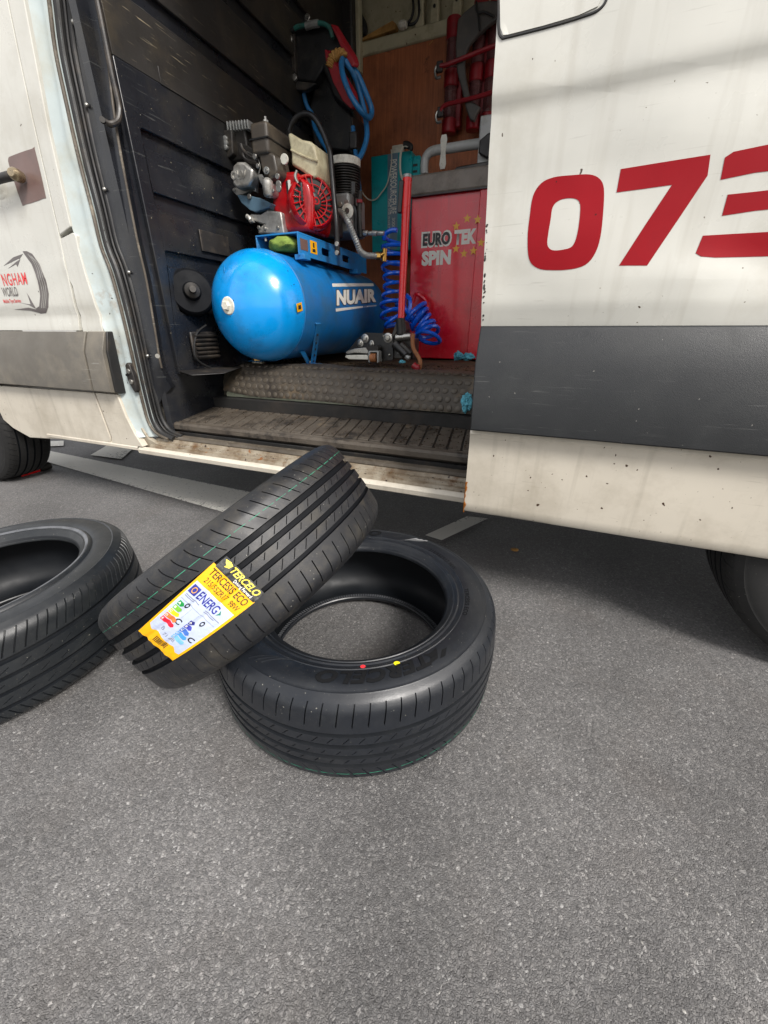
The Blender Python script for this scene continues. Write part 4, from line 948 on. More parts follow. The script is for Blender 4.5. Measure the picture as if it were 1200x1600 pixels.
# right shoulder (+z of the pattern) faces up; name faces the camera
d_ = (AZ(588, 1045, .226) - FC); spinF = math.atan2(d_.y, d_.x)
ft.rotation_euler = (0, 0, spinF)
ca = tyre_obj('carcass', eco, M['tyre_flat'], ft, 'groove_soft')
green_line(ft); side_writing(ft)
bm = NB()
for k in range(190):
    t = 2 * PI * k / 190; box(bm, (.2255 * math.cos(t), .2255 * math.sin(t), -.0845), (.012, .0032, .0030), Euler((0, 0, t)).to_matrix())
o_ = obj('bead_ribbing', bm, M['beadsilver'], ft, smooth=False); o_['kind'] = 'stuff'
for r_ in (.2235, .2265):
    bm = NB(); tube(bm, [(r_ * math.cos(t), r_ * math.sin(t), -.0862 - (r_ - .2235) * .6) for t in [2 * PI * i / 120 for i in range(120)]], .0010, 5, closed=True); obj('bead_ring', bm, M['tyre_flat'], ft)
def dot(parent, px, py, m, name, r_=.0055):
    p = AZ(px, py, .226) - FC; rr = math.hypot(p.x, p.y); a_ = math.atan2(p.y, p.x) - spinF
    bm = NB(); bmesh.ops.create_circle(bm, cap_ends=True, segments=20, radius=r_)
    rr = max(.2345, rr)
    obj(name, warp(bm, lambda c: Vector(((rr + c.x) * math.cos(a_ + c.y / rr), (rr + c.x) * math.sin(a_ + c.y / rr), side_z(rr + c.x) + .0017))), m, parent, smooth=False)
dot(ft, 567, 1040, M['reddot'], 'red_dot', .005); dot(ft, 620, 1036, M['yellowdot'], 'yellow_dot', .006)

LC = Vector((-.6285, .6625, .2765)); LA = Vector((-.6120, -.0800, .7868)).normalized()
lt = thing('loose_tyre', 'new tyre propped at an angle against another tyre, yellow sticker on its tread', 'tyre', LC, 'loose tyres by the van', local=True)
# the pattern's -z shoulder (green line) is at the upper left, which is the +LA end
zax = -LA
pc = AY(300, 960, 0.2)                 # direction from the tyre centre to the middle of the sticker
ray_d = ray(318, 955).normalized()
# intersect the sight line with the tread cylinder
def cylhit(px, py, C_, A_, r_):
    d = ray(px, py).normalized(); o_ = EYE - C_; dp = d - A_ * d.dot(A_); op = o_ - A_ * o_.dot(A_)
    a_ = dp.dot(dp); b_ = 2 * dp.dot(op); c_ = op.dot(op) - r_ * r_; D = b_ * b_ - 4 * a_ * c_
    t = (-b_ - math.sqrt(max(0, D))) / (2 * a_); return EYE + d * t
ph = cylhit(313, 955, LC, LA, RR) - LC
xax = (ph - zax * ph.dot(zax)).normalized(); yax = zax.cross(xax)
lm = Matrix((xax, yax, zax)).transposed().to_4x4(); lt.matrix_world = Matrix.Translation(LC) @ lm
lt.rotation_mode = 'QUATERNION'; lt.location = LC; lt.rotation_quaternion = lm.to_quaternion()
eco2 = tyre_bm()
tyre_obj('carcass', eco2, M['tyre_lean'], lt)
green_line(lt); side_writing(lt)
# ---- sticker: laid out flat (x across the tread, y along it), then wrapped on
def lay(px, py):
    p = cylhit(px, py, LC, LA, RR) - LC; loc = lm.to_3x3().inverted() @ p
    return (loc.z, math.atan2(loc.y, loc.x) * RR)
cs = [lay(334, 879), lay(398, 941), lay(270, 1032), lay(217, 985)]   # top-left, top-right, bottom-right, bottom-left in reading order
tl, tr, br, bl = [Vector((*c_, 0)) for c_ in cs]
Wd = ((tr - tl).length + (br - bl).length) / 2; Ht = ((bl - tl).length + (br - tr).length) / 2
def stk(lift):
    def f(c):                          # c.x 0..1 left-right, c.y 0..1 top-bottom
        p = (tl * (1 - c.x) + tr * c.x) * (1 - c.y) + (bl * (1 - c.x) + br * c.x) * c.y
        # paper dips a little where it bridges the grooves
        dip = 0
        for ga, gb in ((-.0255, -.0145), (.0030, .0140)):
            m_ = (ga + gb) / 2; dip -= .0022 * math.exp(-((p.x - m_) / .0035) ** 2)
        dip += .0007 * noise.noise(Vector((p.x * 160, p.y * 160, 4))) + .0012 * max(0, c.y - .85) * noise.noise(Vector((p.x * 120, p.y * 90, 1))) * 6
        r_ = crown_r(p.x) + .0016 + lift + dip; t = p.y / RR
        return Vector((r_ * math.cos(t), r_ * math.sin(t), p.x))
    return f
def uvbox(x0, y0, x1, y1): return rectuv(x0, y0, x1, y1, .022)
stp = obj('tread_sticker', warp(uvbox(0, 0, 1, 1), stk(0)), M['yellow'], lt)
obj('sticker_head', warp(uvbox(.06, -.115, .99, .012), stk(.0003)), M['stickerhead'], stp)
obj('sticker_field', warp(polyuv([(.04, .205), (.95, .205), (.95, .88), (.86, .89), (.74, .84), (.60, .87), (.45, .855), (.30, .83), (.16, .86), (.04, .82)], .022), stk(.0003)), M['labelwhite'], stp)
asp = Ht / Wd
def stext(s, cx, cy, hh, m, bold=.02, sx=1, lift=.0006, spacing=1.0, shear=0, name='sticker_text'):
    bm = text_mesh(s, 1, bold, 1, shear, 0, 'CENTER', spacing)
    vx_ = [v.co.x for v in bm.verts]; vm = (max(vx_) + min(vx_)) / 2; kx = sx / (max(vx_) - min(vx_)) if sx < 1 else hh * asp
    for v in bm.verts: v.co = Vector((cx + (v.co.x - vm) * kx, cy - v.co.y * hh, 0))
    xs = [v.co.x for v in bm.verts]; slices(bm, 0, frange(min(xs), max(xs), .025))
    return obj(name, warp(bm, stk(lift)), m, stp, smooth=False)
dk = mat('dark_brown_print', rgb(52, 44, 20), .5, var=.05); navy = mat('navy_print', rgb(44, 48, 130), .45, var=.05); grey = mat('grey_small_print', rgb(120, 124, 140), .5, var=.1)
stext('TERCELO', .62, -.066, .090, mat('pale_yellow_print', rgb(232, 214, 80), .4, var=.05), .02, .64, shear=.3)
obj('sticker_emblem', warp(polyuv([(.10, -.095), (.20, -.105), (.27, -.092), (.20, -.08), (.25, -.055), (.17, -.035), (.18, -.06), (.14, -.07)], .02), stk(.0006)), bpy.data.materials['pale_yellow_print'], stp, smooth=False)
stext('Driving Forward', .68, -.010, .045, M['print_white'], .01, .42)
stext('TERCESIS ECO', .50, .065, .100, dk, .015, .86)
stext('215/55ZR17  98W', .52, .150, .075, dk, .004, .80)
obj('sticker_flag', warp(uvbox(.06, .235, .22, .325), stk(.0006)), navy, stp, smooth=False)
bm = NB(); lathe(bm, [(.034, 0), (.044, 0)], (0, 0, 0), (0, 0, 1), 24)
obj('flag_ring', warp(bm, lambda c: stk(.0009)(Vector((.14 + c.x, .28 + c.y * .7, 0)))), M['yellow'], stp, smooth=False)
stext('ENERG', .48, .285, .125, navy, .02, .46)
obj('energy_arrow', warp(polyuv([(.735, .25), (.80, .285), (.735, .32), (.755, .285)]), stk(.0006)), bpy.data.materials['green_tread_paint_line'], stp, smooth=False)
for cy_, x0_, x1_ in ((.345, .08, .40), (.362, .08, .30), (.345, .55, .9), (.362, .55, .8)):
    obj('small_print', warp(uvbox(x0_, cy_, x1_, cy_ + .008), stk(.0006)), grey, stp, smooth=False)
def arrows(x0, y0, cols_, letters, ww, dh):
    for k, c_ in enumerate(cols_):
        m = mat('print_%s' % c_[0], c_[1], .45, var=.04); y = y0 + k * dh; wl_ = ww + k * .045
        obj('rating_arrow', warp(polyuv([(x0, y), (x0 + wl_, y), (x0 + wl_ + .035, y + dh * .42), (x0 + wl_, y + dh * .84), (x0, y + dh * .84)], .022), stk(.0006)), m, stp, smooth=False)
        stext(letters[k], x0 + .035, y + dh * .42, .034, M['print_white'], .02, 1, .0010)
arrows(.10, .43, [('green', rgb(20, 130, 60)), ('lime', rgb(110, 170, 50)), ('amber', rgb(236, 210, 30)), ('orange', rgb(230, 110, 50)), ('scarlet', rgb(206, 24, 50))], 'ABCDE', .10, .056)
arrows(.53, .50, [('navy_blue', rgb(40, 44, 120)), ('indigo', rgb(60, 66, 160)), ('mid_blue', rgb(58, 100, 176)), ('sky_blue', rgb(66, 140, 206)), ('pale_blue', rgb(110, 170, 216))], 'ABCDE', .08, .056)
stext('C', .385, .60, .085, M['print_black'], .03); stext('C', .84, .66, .085, M['print_black'], .03); stext('B', .30, .765, .06, grey, .02); stext('71 dB', .52, .80, .055, grey, .01)
for (x_, y_) in ((.27, .43), (.72, .46)):
    bm = NB(); lathe(bm, [(.020, 0), (.040, 0)], (0, 0, 0), (0, 0, 1), 20)
    obj('rating_icon', warp(bm, lambda c: stk(.0006)(Vector((x_ + c.x, y_ + c.y * .8, 0)))), M['print_black'], stp, smooth=False)
for x_ in (.37, .56): 
    obj('rule_line', warp(uvbox(x_ - .002, .42, x_ + .002, .56), stk(.0006)), grey, stp, smooth=False)
obj('rule_line', warp(uvbox(.07, .405, .91, .409), stk(.0006)), grey, stp, smooth=False)
x_ = .34
rb = random.Random(5); bars = []
while x_ < .66:
    w_ = rb.choice([.008, .014, .02]); bars.append(uvbox(x_, .875, x_ + w_, .95)); x_ += w_ + rb.choice([.009, .015])
obj('barcode', warp(merge(bars), stk(.0006)), dk, stp, smooth=False)

# ---- used tyre at the left edge
UC = Vector((-1.262, .378, .1185))
ut = thing('loose_tyre', 'used black tyre with curved shoulder sipes lying flat at the left edge', 'tyre', UC, 'loose tyres by the van', local=True)
ut.rotation_euler = Vector((-.045, -.055, 1)).to_track_quat('Z', 'Y').to_euler()
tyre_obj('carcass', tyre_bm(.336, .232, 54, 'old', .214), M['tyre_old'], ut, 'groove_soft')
bm = NB(); lathe(bm, [(.2475, .1155), (.2440, .1180), (.2400, .1175), (.2365, .1145)], (0, 0, 0), (0, 0, 1), 120); obj('rim_protector', bm, M['beadsilver'], ut)

# ================================================================== RUBBER MAT
mt = thing('rubber_mat', 'worn brown grey rubber mat with round studs folded down over the van floor edge', 'mat', (-.5, 1.53, .6))
def matp(u, v):                        # u along X (metres), v: 0 at the bottom of the flap .. 1 back on the floor
    x = u
    wob = .010 * noise.noise(Vector((x * 3, 0, 7))) + .004 * noise.noise(Vector((x * 12, v * 2, 3)))
    zlow = .512 + .012 * noise.noise(Vector((x * 2.2, 5, 1))) + (.02 * (x + .8) if x > -.8 else 0) * -1 + max(0, -1.25 - x) * .10
    if v < .72:
        t = v / .72; z = zlow + (.626 - zlow) * (t ** .92); y = 1.482 + .062 * t ** 1.6 + wob
    else:
        t = (v - .72) / .28; y = 1.544 + .11 * t + wob; z = .626 + .008 * math.sin(t * PI) + .012 * t * (1 + noise.noise(Vector((x * 6, 1, 1)))) + .010 * g(x, 0, -1.02, 0, .14, 1) * t
    return Vector((x, y, z))
bm = NB(); nu, nv = 160, 26; U0, U1 = -1.36, .3
gr = []
for i in range(nu + 1):
    row = []
    for j in range(nv + 1):
        v = j / nv; u = U0 + (U1 - U0) * i / nu - .06 * (1 - v) * (1 if i == 0 else max(0, 1 - i / 12))
        row.append(bm.verts.new(matp(u, v)))
    gr.append(row)
for i in range(nu):
    for j in range(nv): bm.faces.new((gr[i][j], gr[i + 1][j], gr[i + 1][j + 1], gr[i][j + 1]))
ex = bmesh.ops.extrude_face_region(bm, geom=bm.faces[:])
for v in [q for q in ex['geom'] if isinstance(q, bmesh.types.BMVert)]: v.co += Vector((0, -.005, .001))
obj('mat_sheet', bm, M['mat'], mt, ang=50)
sm_ = NB(); lathe(sm_, [(0, .0028), (.0085, .0026), (.0115, .0012), (.0125, -.002)], (0, 0, 0), (0, 0, 1), 14)
bm = sm_; first = obj('stud', bm, M['stud'], mt); stud_me = first.data; bpy.data.objects.remove(first)
k = 0; px_ = .033
for r_ in range(5):
    v = .07 + r_ * .175
    u = U0 + .0 + (px_ / 2 if r_ % 2 else 0)
    while u < .12:
        p = matp(u, v); e1 = (matp(u + .01, v) - p).normalized(); e2 = (matp(u, v + .03) - p).normalized(); n_ = e1.cross(e2).normalized()
        if n_.y > 0: n_ = -n_
        p = p + n_ * .0045 + Vector((0, -.0015, 0))
        o = bpy.data.objects.new('stud', stud_me); link(o, mt)
        o.matrix_basis = Matrix.Translation(p) @ n_.to_track_quat('Z', 'Y').to_matrix().to_4x4() @ Matrix.Diagonal((random.uniform(.88, 1.06), random.uniform(.88, 1.06), random.choice([.25, .5, .8, 1, 1.1, .9]), 1))
        k += 1; u += px_ * random.uniform(.97, 1.03)
# second scrap of black mat at the left by the liner
bm = NB(); a_ = [AZ(266, 576, .632), AZ(300, 587, .628), AZ(350, 584, .628), AZ(385, 572, .628), AZ(300, 570, .632)]
prism(bm, a_, (0, 0, .003)); tag(obj('rubber_offcut', bm, M['blackplastic'], None, bevel=.002), 'small black rubber offcut lying under the blue tank by the dark liner', 'rubber offcut')

# ================================================================== COMPRESSOR
TX, TZ, TR, TY0, TY1 = -1.205, .874, .213, 1.55, 2.46
cp = thing('air_compressor', 'bright blue horizontal compressor tank with a red petrol engine mounted on top', 'compressor', (TX, 2.0, .62))
bm = NB()
lathe(bm, [(TR, 0), (TR, TY1 - TY0)] + [(TR * math.cos(t), TY1 - TY0 + .11 * math.sin(t)) for t in [i * PI / 2 / 10 for i in range(1, 11)]], (TX, TY0, TZ), (0, 1, 0), 96)
tank = obj('tank_shell', bm, M['tankside'], cp)
bm = NB(); lathe(bm, [(TR + .0008, .012), (TR + .0022, .006), (TR + .0012, 0)] + [(TR * math.cos(t) ** .9, -.165 * math.sin(t)) for t in [i * PI / 2 / 16 for i in range(1, 16)]] + [(0, -.165)], (TX, TY0, TZ), (0, 1, 0), 96)
obj('tank_end', bm, M['tankblue'], cp)
bm = NB(); tube(bm, [(TX + (TR + .001) * math.cos(t), TY0 + .014, TZ + (TR + .001) * math.sin(t)) for t in [i * 2 * PI / 90 for i in range(90)]], .0022, 6, closed=True); obj('weld_seam', bm, M['tankside'], cp)
# plug on the dome, slightly left of the middle
pp = AY(359, 478, TY0 - .155)
bm = NB(); lathe(bm, [(0, .0), (.0, .012), (.030, .012), (.034, .006), (.034, -.02)], pp, (0, -1, 0), 36); pl = obj('end_plug', bm, M['plug'], cp, bevel=.002)
bm = NB(); lathe(bm, [(0, .026), (.016, .026), (.0175, .022), (.0175, .0)], pp + Vector((-.004, 0, 0)), (0, -1, 0), 6); obj('plug_hexagon', bm, M['plug'], pl, bevel=.0015)
# raised stamped plate on the dome
def dome(x, y, lift=0):
    d = ray(x, y).normalized(); p = EYE + d * 1.2
    for i in range(600):
        p = p + d * .002
        if p.y < TY0:
            rr = math.hypot(p.x - TX, p.z - TZ) / TR; dd = (TY0 - p.y) / .165
            if rr ** 2 + dd ** 2 < 1: return p - d * lift
        elif math.hypot(p.x - TX, p.z - TZ) < TR: return p - d * lift
    return p
lp = [dome(x, y, .002) for x, y in ((349, 408), (350, 413), (352, 428), (358, 432), (368, 431), (374, 424), (378, 417), (372, 407), (362, 405))]
bm = NB(); tube(bm, lp, .0016, 6, closed=False, sm=3); obj('stamped_plate', bm, M['tankblue'], cp)
bm = NB(); bmesh.ops.create_uvsphere(bm, u_segments=8, v_segments=6, radius=.005, matrix=Matrix.Translation(dome(377, 417, 0))); obj('plate_rivet', bm, M['tankside'], cp)
# helpers on the cylinder side
def ontank(x, y, lift=.0008):
    p = cylhit(x, y, Vector((TX, 2, TZ)), Vector((0, 1, 0)), TR); n_ = Vector((p.x - TX, 0, p.z - TZ)).normalized(); return p + n_ * lift
def tankquad(name, pts, m, par, lift=.0008, n=8):
    A, B, C_, D = pts; bm = NB(); rows_ = []
    for i in range(n + 1):
        rr = []
        for j in range(n + 1):
            s, t = i / n, j / n; x = (A[0] * (1 - s) + B[0] * s) * (1 - t) + (D[0] * (1 - s) + C_[0] * s) * t; y = (A[1] * (1 - s) + B[1] * s) * (1 - t) + (D[1] * (1 - s) + C_[1] * s) * t
            rr.append(bm.verts.new(ontank(x, y, lift)))
        rows_.append(rr)
    for i in range(n):
        for j in range(n): bm.faces.new((rows_[i][j], rows_[i + 1][j], rows_[i + 1][j + 1], rows_[i][j + 1]))
    return obj(name, bm, m, par)
Z4 = lambda x, y: (300 + x * .26667, 360 + y * .26667)
lab = tankquad('maker_label', [Z4(815, 310), Z4(1068, 308), Z4(1085, 450), Z4(838, 478)], M['tankside'], tank)
tankquad('label_bar', [Z4(820, 312), Z4(1062, 311), Z4(1064, 328), Z4(822, 331)], M['print_white'], lab, .0014)
tankquad('label_bar', [Z4(840, 458), Z4(1000, 443), Z4(1002, 452), Z4(842, 476)], M['print_white'], lab, .0014)
def tanktext(s, P0, P1, hpx, m, parent, lift=.0018, bold=.05, sx=.62, shear=0):
    bm = text_mesh(s, 1.0, bold, 1, shear, 0, 'CENTER', 1.02)
    xs = [v.co.x for v in bm.verts]; ys = [v.co.y for v in bm.verts]; x0, x1, y0, y1 = min(xs), max(xs), min(ys), max(ys)
    def f(c):
        s_ = (c.x - x0) / (x1 - x0); t_ = (c.y - y0) / (y1 - y0)
        A = (P0[0] + (P1[0] - P0[0]) * s_, P0[1] + (P1[1] - P0[1]) * s_); hh = hpx[0] + (hpx[1] - hpx[0]) * s_
        return ontank(A[0], A[1] - hh * t_, lift)
    slices(bm, 1, frange(y0, y1, .15))
    return obj('label_lettering', warp(bm, f), m, parent, smooth=False)
tanktext('NUAIR', Z4(842, 447), Z4(1082, 424), (27, 22.5), M['print_black'], lab, .0014, .095)
tanktext('NUAIR', Z4(846, 442), Z4(1078, 420), (24.5, 20.5), M['print_white'], lab, .0020, .055)
tanktext('COMPRESSORS', Z4(1006, 452), Z4(1080, 444), (2.4, 2.2), M['print_white'], lab, .0014, .02)
tankquad('warning_sticker', [Z4(610, 430), Z4(640, 420), Z4(648, 470), Z4(616, 480)], M['yellow'], tank, .0012)
tankquad('warning_mark', [Z4(620, 440), Z4(636, 436), Z4(638, 460), Z4(622, 464)], M['print_black'], tank, .0018)
# feet: welded strap stands with pads
def foot(px, py, yy, side):
    b_ = AY(px, py, yy); b_.z = max(.628, b_.z)
    f_ = NB()
    if side > 0:
        top = ontank(*Z4(735, 545), .004); top2 = ontank(*Z4(640, 705), .004)
        for a_, w_ in ((top, .020), (top2, .018)):
            d = Vector((0, w_, 0)); base_ = b_ + Vector((0 if a_ is top else -.02, 0, .004))
            prism(f_, [a_ + Vector((0, -w_, 0)), base_ + Vector((0, -w_, 0)), base_ + d, a_ + d], (.005, 0, 0))
        tip = ontank(*Z4(735, 545), .004); prism(f_, [tip + Vector((.004, -.02, -.004)), tip + Vector((-.02, -.02, .006)), tip + Vector((-.02, .02, .006)), tip + Vector((.004, .02, -.004))], (0, 0, .005))
    else:
        box2(f_, (b_.x - .025, yy - .02, b_.z + .004), (b_.x + .025, yy + .02, TZ - TR * .90))
    box2(f_, (b_.x - .042, yy - .028, b_.z + .001), (b_.x + .038, yy + .028, b_.z + .006))
    ft_ = obj('tank_foot', f_, M['frameblue'], cp, bevel=.0012)
    bm = NB(); cyl(bm, b_ + Vector((-.012, 0, .006)), b_ + Vector((-.012, 0, .018)), .008, seg=6); obj('foot_bolt', bm, M['steel'], ft_, bevel=.001)
    bm = NB(); cyl(bm, b_ + Vector((0, 0, -.010)), b_ + Vector((0, 0, .001)), .034, seg=24); obj('foot_pad', bm, M['cable'], ft_, bevel=.001)
    if side > 0:
        for t in (.25, .45, .6, .75, .9):
            q = ontank(*Z4(735, 545), .004).lerp(b_, t) + Vector((.0065, -.004, 0)); bm = NB(); cyl(bm, q, q + Vector((.002, 0, 0)), .005, seg=12); obj('foot_slot', bm, M['print_black'], ft_)
foot(488, 570, 1.74, 1); foot(404, 565, 1.74, -1); foot(602, 545, 2.35, 1) if False else None
bm = NB(); q = AY(402, 559, 1.66); cyl(bm, q, q + Vector((0, 0, .04)), .014, seg=12); cyl(bm, q - Vector((0, 0, .012)), q, .024, seg=6); obj('drain_valve', bm, M['brass'], cp)

# blue engine bed: channel with flanges on top of the tank
Z3 = lambda x, y: (300 + x * .26667, 160 + y * .26667)
YF = 1.66
bl_, br_ = AY(*Z3(370, 785), YF), AY(*Z3(620, 755), YF); brb = AY(*Z3(630, 892), YF)
XL, XRr, ZT, ZB_ = bl_.x, br_.x, br_.z, brb.z
YE = AX(572, 383, XRr).y
bed = NB(); th_ = .006
box2(bed, (XL, YF, ZT - th_), (XRr, YE, ZT)); box2(bed, (XL, YF, ZB_), (XL + th_, YE, ZT - th_ - .0003))
bed_o = obj('engine_bed', bed, M['frameblue'], cp, bevel=.0012)
# right flange with two rounded slots
def yz(x, y): p = AX(*Z3(x, y), XRr); return (p.y, p.z)
h1a, h1b = yz(755, 785), yz(805, 835); h2a, h2b = yz(878, 832), yz(920, 880)
zz = (ZT + ZB_) / 2 - .002
bm = yzsheet(XRr, [(YF, ZB_), (YE, ZB_), (YE, ZT - th_ - .0003), (YF, ZT - th_ - .0003)], [rrect(h1a[0], h1b[0], zz - .014, zz + .014, .008), rrect(h2a[0], h2b[0], zz - .014, zz + .014, .008)], th_)
fl_ = obj('bed_flange', bm, M['frameblue'], bed_o)
p0, p1 = yz(630, 790), yz(678, 850)
bm = NB(); box2(bm, (XRr + .0002, yz(632, 800)[0], zz - .018), (XRr + .001, yz(675, 800)[0], zz + .022)); obj('faded_sticker', bm, M['handleplate'], fl_)
bm = NB(); box2(bm, (XRr + .0002, yz(690, 800)[0], zz - .02), (XRr + .001, yz(728, 800)[0], zz + .027)); ws = obj('warning_sticker', bm, M['yellow'], fl_)
bm = NB(); ym = (yz(690, 800)[0] + yz(728, 800)[0]) / 2; box2(bm, (XRr + .0012, ym - .012, zz - .014), (XRr + .0016, ym + .012, zz - .002)); box2(bm, (XRr + .0012, ym - .006, zz + .003), (XRr + .0016, ym + .006, zz + .02)); obj('warning_mark', bm, M['print_black'], ws)
for y_ in (yz(655, 900)[0], yz(960, 900)[0]):
    bm = NB(); box2(bm, (XRr - .03, y_ - .025, TZ + TR * .86), (XRr + .018, y_ + .025, ZB_ + .004)); obj('bed_cleat', bm, M['frameblue'], bed_o, bevel=.002)
for x_ in (410, 500):
    q = AY(*Z3(x_, 795), YF + .004); bm = NB(); cyl(bm, Vector((q.x, YF + .03, ZT - th_ - .012)), Vector((q.x, YF + .03, ZT - th_)), .007, seg=6); obj('bed_bolt', bm, M['steel'], bed_o)

# ---- engine.  bxp: block whose front face spans two photo points at depth Y and runs back by dy
def bxp(name, P0, P1, Y, dy, m, par=cp, bevel=.004, top=None, tilt=0):
    a_, b_ = AY(*Z3(*P0), Y), AY(*Z3(*P1), Y); bm = NB(); x0, x1 = min(a_.x, b_.x), max(a_.x, b_.x); z0, z1 = min(a_.z, b_.z), max(a_.z, b_.z)
    box2(bm, (x0, Y, z0), (x1, Y + dy, z1))
    if top:
        for v in bm.verts:
            if v.co.z > (z0 + z1) / 2: v.co.x = (v.co.x - (x0 + x1) / 2) * top + (x0 + x1) / 2; v.co.y = (v.co.y - Y - dy / 2) * top + Y + dy / 2
    if tilt: bmesh.ops.rotate(bm, verts=bm.verts[:], cent=((x0 + x1) / 2, Y + dy / 2, (z0 + z1) / 2), matrix=Matrix.Rotation(R(tilt), 3, 'Y'))
    return obj(name, bm, m, par, bevel=bevel, seg=3), (x0, x1, z0, z1)
def prp(name, pts, Y, dy, m, par=cp, bevel=.003, z3=True):
    f = Z3 if z3 else (lambda x, y: (x, y))
    bm = NB(); prism(bm, [AY(*f(*p), Y) for p in pts], (0, dy, 0)); return obj(name, bm, m, par, bevel=bevel, seg=3)
def bolt(x, y, Y, r_, m, par, z3=True, dep=.008, seg=12):
    q = AY(*(Z3(x, y) if z3 else (x, y)), Y); bm = NB(); cyl(bm, q, q + Vector((0, -dep, 0)), r_, seg=seg); return obj('bolt', bm, m, par, bevel=.001)
# crankcase
eng = obj('crankcase', (lambda b: (prism(b, [AY(*Z3(*p), 1.74) for p in ((385, 770), (385, 735), (420, 715), (375, 700), (322, 668), (345, 652), (400, 655), (440, 630), (520, 640), (540, 768))], (0, .20, 0)), b)[1])(NB()), M['alu'], cp, bevel=.006, seg=3)
for x_, y_ in ((350, 685), (395, 735), (430, 740), (505, 735)): bolt(x_, y_, 1.74, .007, M['steel'], eng)
bm = NB(); tube(bm, [AY(*Z3(x, y), 1.735) for x, y in ((322, 668), (338, 680), (345, 695), (360, 690))], .010, 8, sm=3); obj('oil_filler', bm, M['alu'], eng)
# blue-grey cylinder cover under the valve cover
o_ = prp('cylinder_shroud', [(262, 540), (330, 545), (400, 560), (462, 590), (448, 615), (370, 642), (340, 632), (290, 590)], 1.73, .12, M['bluegrey'])
bolt(340, 553, 1.73, .010, M['steel'], o_)
# valve cover with raised letters
vc = prp('valve_cover', [(232, 430), (236, 370), (262, 345), (302, 345), (330, 372), (356, 390), (352, 450), (330, 490), (262, 505), (236, 480)], 1.70, .05, M['alu'], bevel=.010)
prp('valve_cover_flange', [(240, 500), (330, 492), (355, 440), (378, 452), (372, 525), (345, 512), (300, 540), (262, 545), (240, 525)], 1.752, .02, M['alu'], vc, bevel=.003)
bm = text_mesh('OHV', .040, .0012, .85, .1, .002); q = AY(*Z3(270, 428), 1.70)
obj('cast_lettering', warp(bm, lambda c: Vector((q.x + c.x * 1.0, q.y - .001 - c.z, q.z + c.y + c.x * -.05))), M['alu'], vc, smooth=False)
for x_, y_ in ((250, 515), (362, 500), (366, 452)): bolt(x_, y_, 1.75, .006, M['steel'], vc)
# carburettor and linkages
cb = prp('carburettor', [(415, 470), (440, 455), (475, 470), (470, 540), (440, 552), (418, 520)], 1.72, .05, M['alu'], bevel=.008)
prp('carburettor_flange', [(378, 420), (410, 418), (430, 450), (445, 470), (420, 500), (400, 470)], 1.735, .03, M['alu'], cb)
bm = NB(); q = AY(*Z3(445, 490), 1.70); lathe(bm, [(0, .0), (.018, .0), (.022, .008), (.022, .05), (.012, .06)], q + Vector((0, 0, -.035)), (0, 0, 1), 20); obj('float_bowl', bm, M['alu'], cb)
for x_, y_, r_ in ((505, 435, .010), (512, 480, .012), (512, 505, .013), (458, 548, .008), (480, 520, .006), (390, 375, .008), (372, 320, .010)): bolt(x_, y_, 1.70, r_, M['steel'], cb)
bm = NB(); tube(bm, [AY(*Z3(x, y), 1.72) for x, y in ((300, 290), (308, 325), (335, 345), (370, 350), (392, 372))], .008, 8, sm=4); obj('breather_hose', bm, M['blackplastic'], cp)
bm = NB(); tube(bm, [AY(*Z3(x, y), 1.715) for x, y in ((285, 245), (300, 280), (345, 318), (372, 322))], .006, 8, sm=4); obj('breather_hose', bm, M['blackplastic'], cp)
bm = NB(); tube(bm, [AY(*Z3(x, y), 1.712) for x, y in ((325, 290), (360, 310), (385, 330), (400, 380), (390, 420))], .0025, 6, sm=4); obj('throttle_link', bm, M['steel'], cp)
o_ = prp('linkage_block', [(262, 230), (330, 255), (395, 300), (400, 420), (360, 400), (330, 370), (275, 300)], 1.76, .08, M['muffler'])
# silencer and cylinder head fins at the upper left
sl_, _ = bxp('silencer', (205, 160), (330, 330), 1.78, .16, M['muffler'], bevel=.008)
prp('silencer_face', [(135, 180), (210, 155), (232, 165), (240, 300), (215, 325), (150, 305), (138, 250)], 1.755, .03, M['alu'], sl_, bevel=.006).data.materials[0] = M['muffler']
for x_, y_, r_ in ((160, 215, .024), (200, 215, .010), (202, 240, .011), (203, 265, .010), (152, 270, .008), (160, 295, .008)):
    q = AY(*Z3(x_, y_), 1.754); bm = NB()
    if r_ > .02: lathe(bm, [(r_ * .55, -.004), (r_ * .55, .012), (r_, .012), (r_, 0)], q, (0, -1, 0), 20)
    else: lathe(bm, [(0, .012), (r_, .009), (r_, 0)], q, (0, -1, 0), 14)
    obj('silencer_port' if r_ > .02 else 'stud', bm, M['zinc'] if r_ < .02 else M['muffler'], sl_, bevel=.001)
for i in range(11):
    x_ = 160 + i * 17; a_ = AY(*Z3(x_, 150 - i * 1.5), 1.77); bm = NB(); box2(bm, (a_.x - .0025, 1.765, a_.z - .012), (a_.x + .0025, 1.95, a_.z + .018)); obj('cooling_fin', bm, M['zinc'], sl_, bevel=.001)
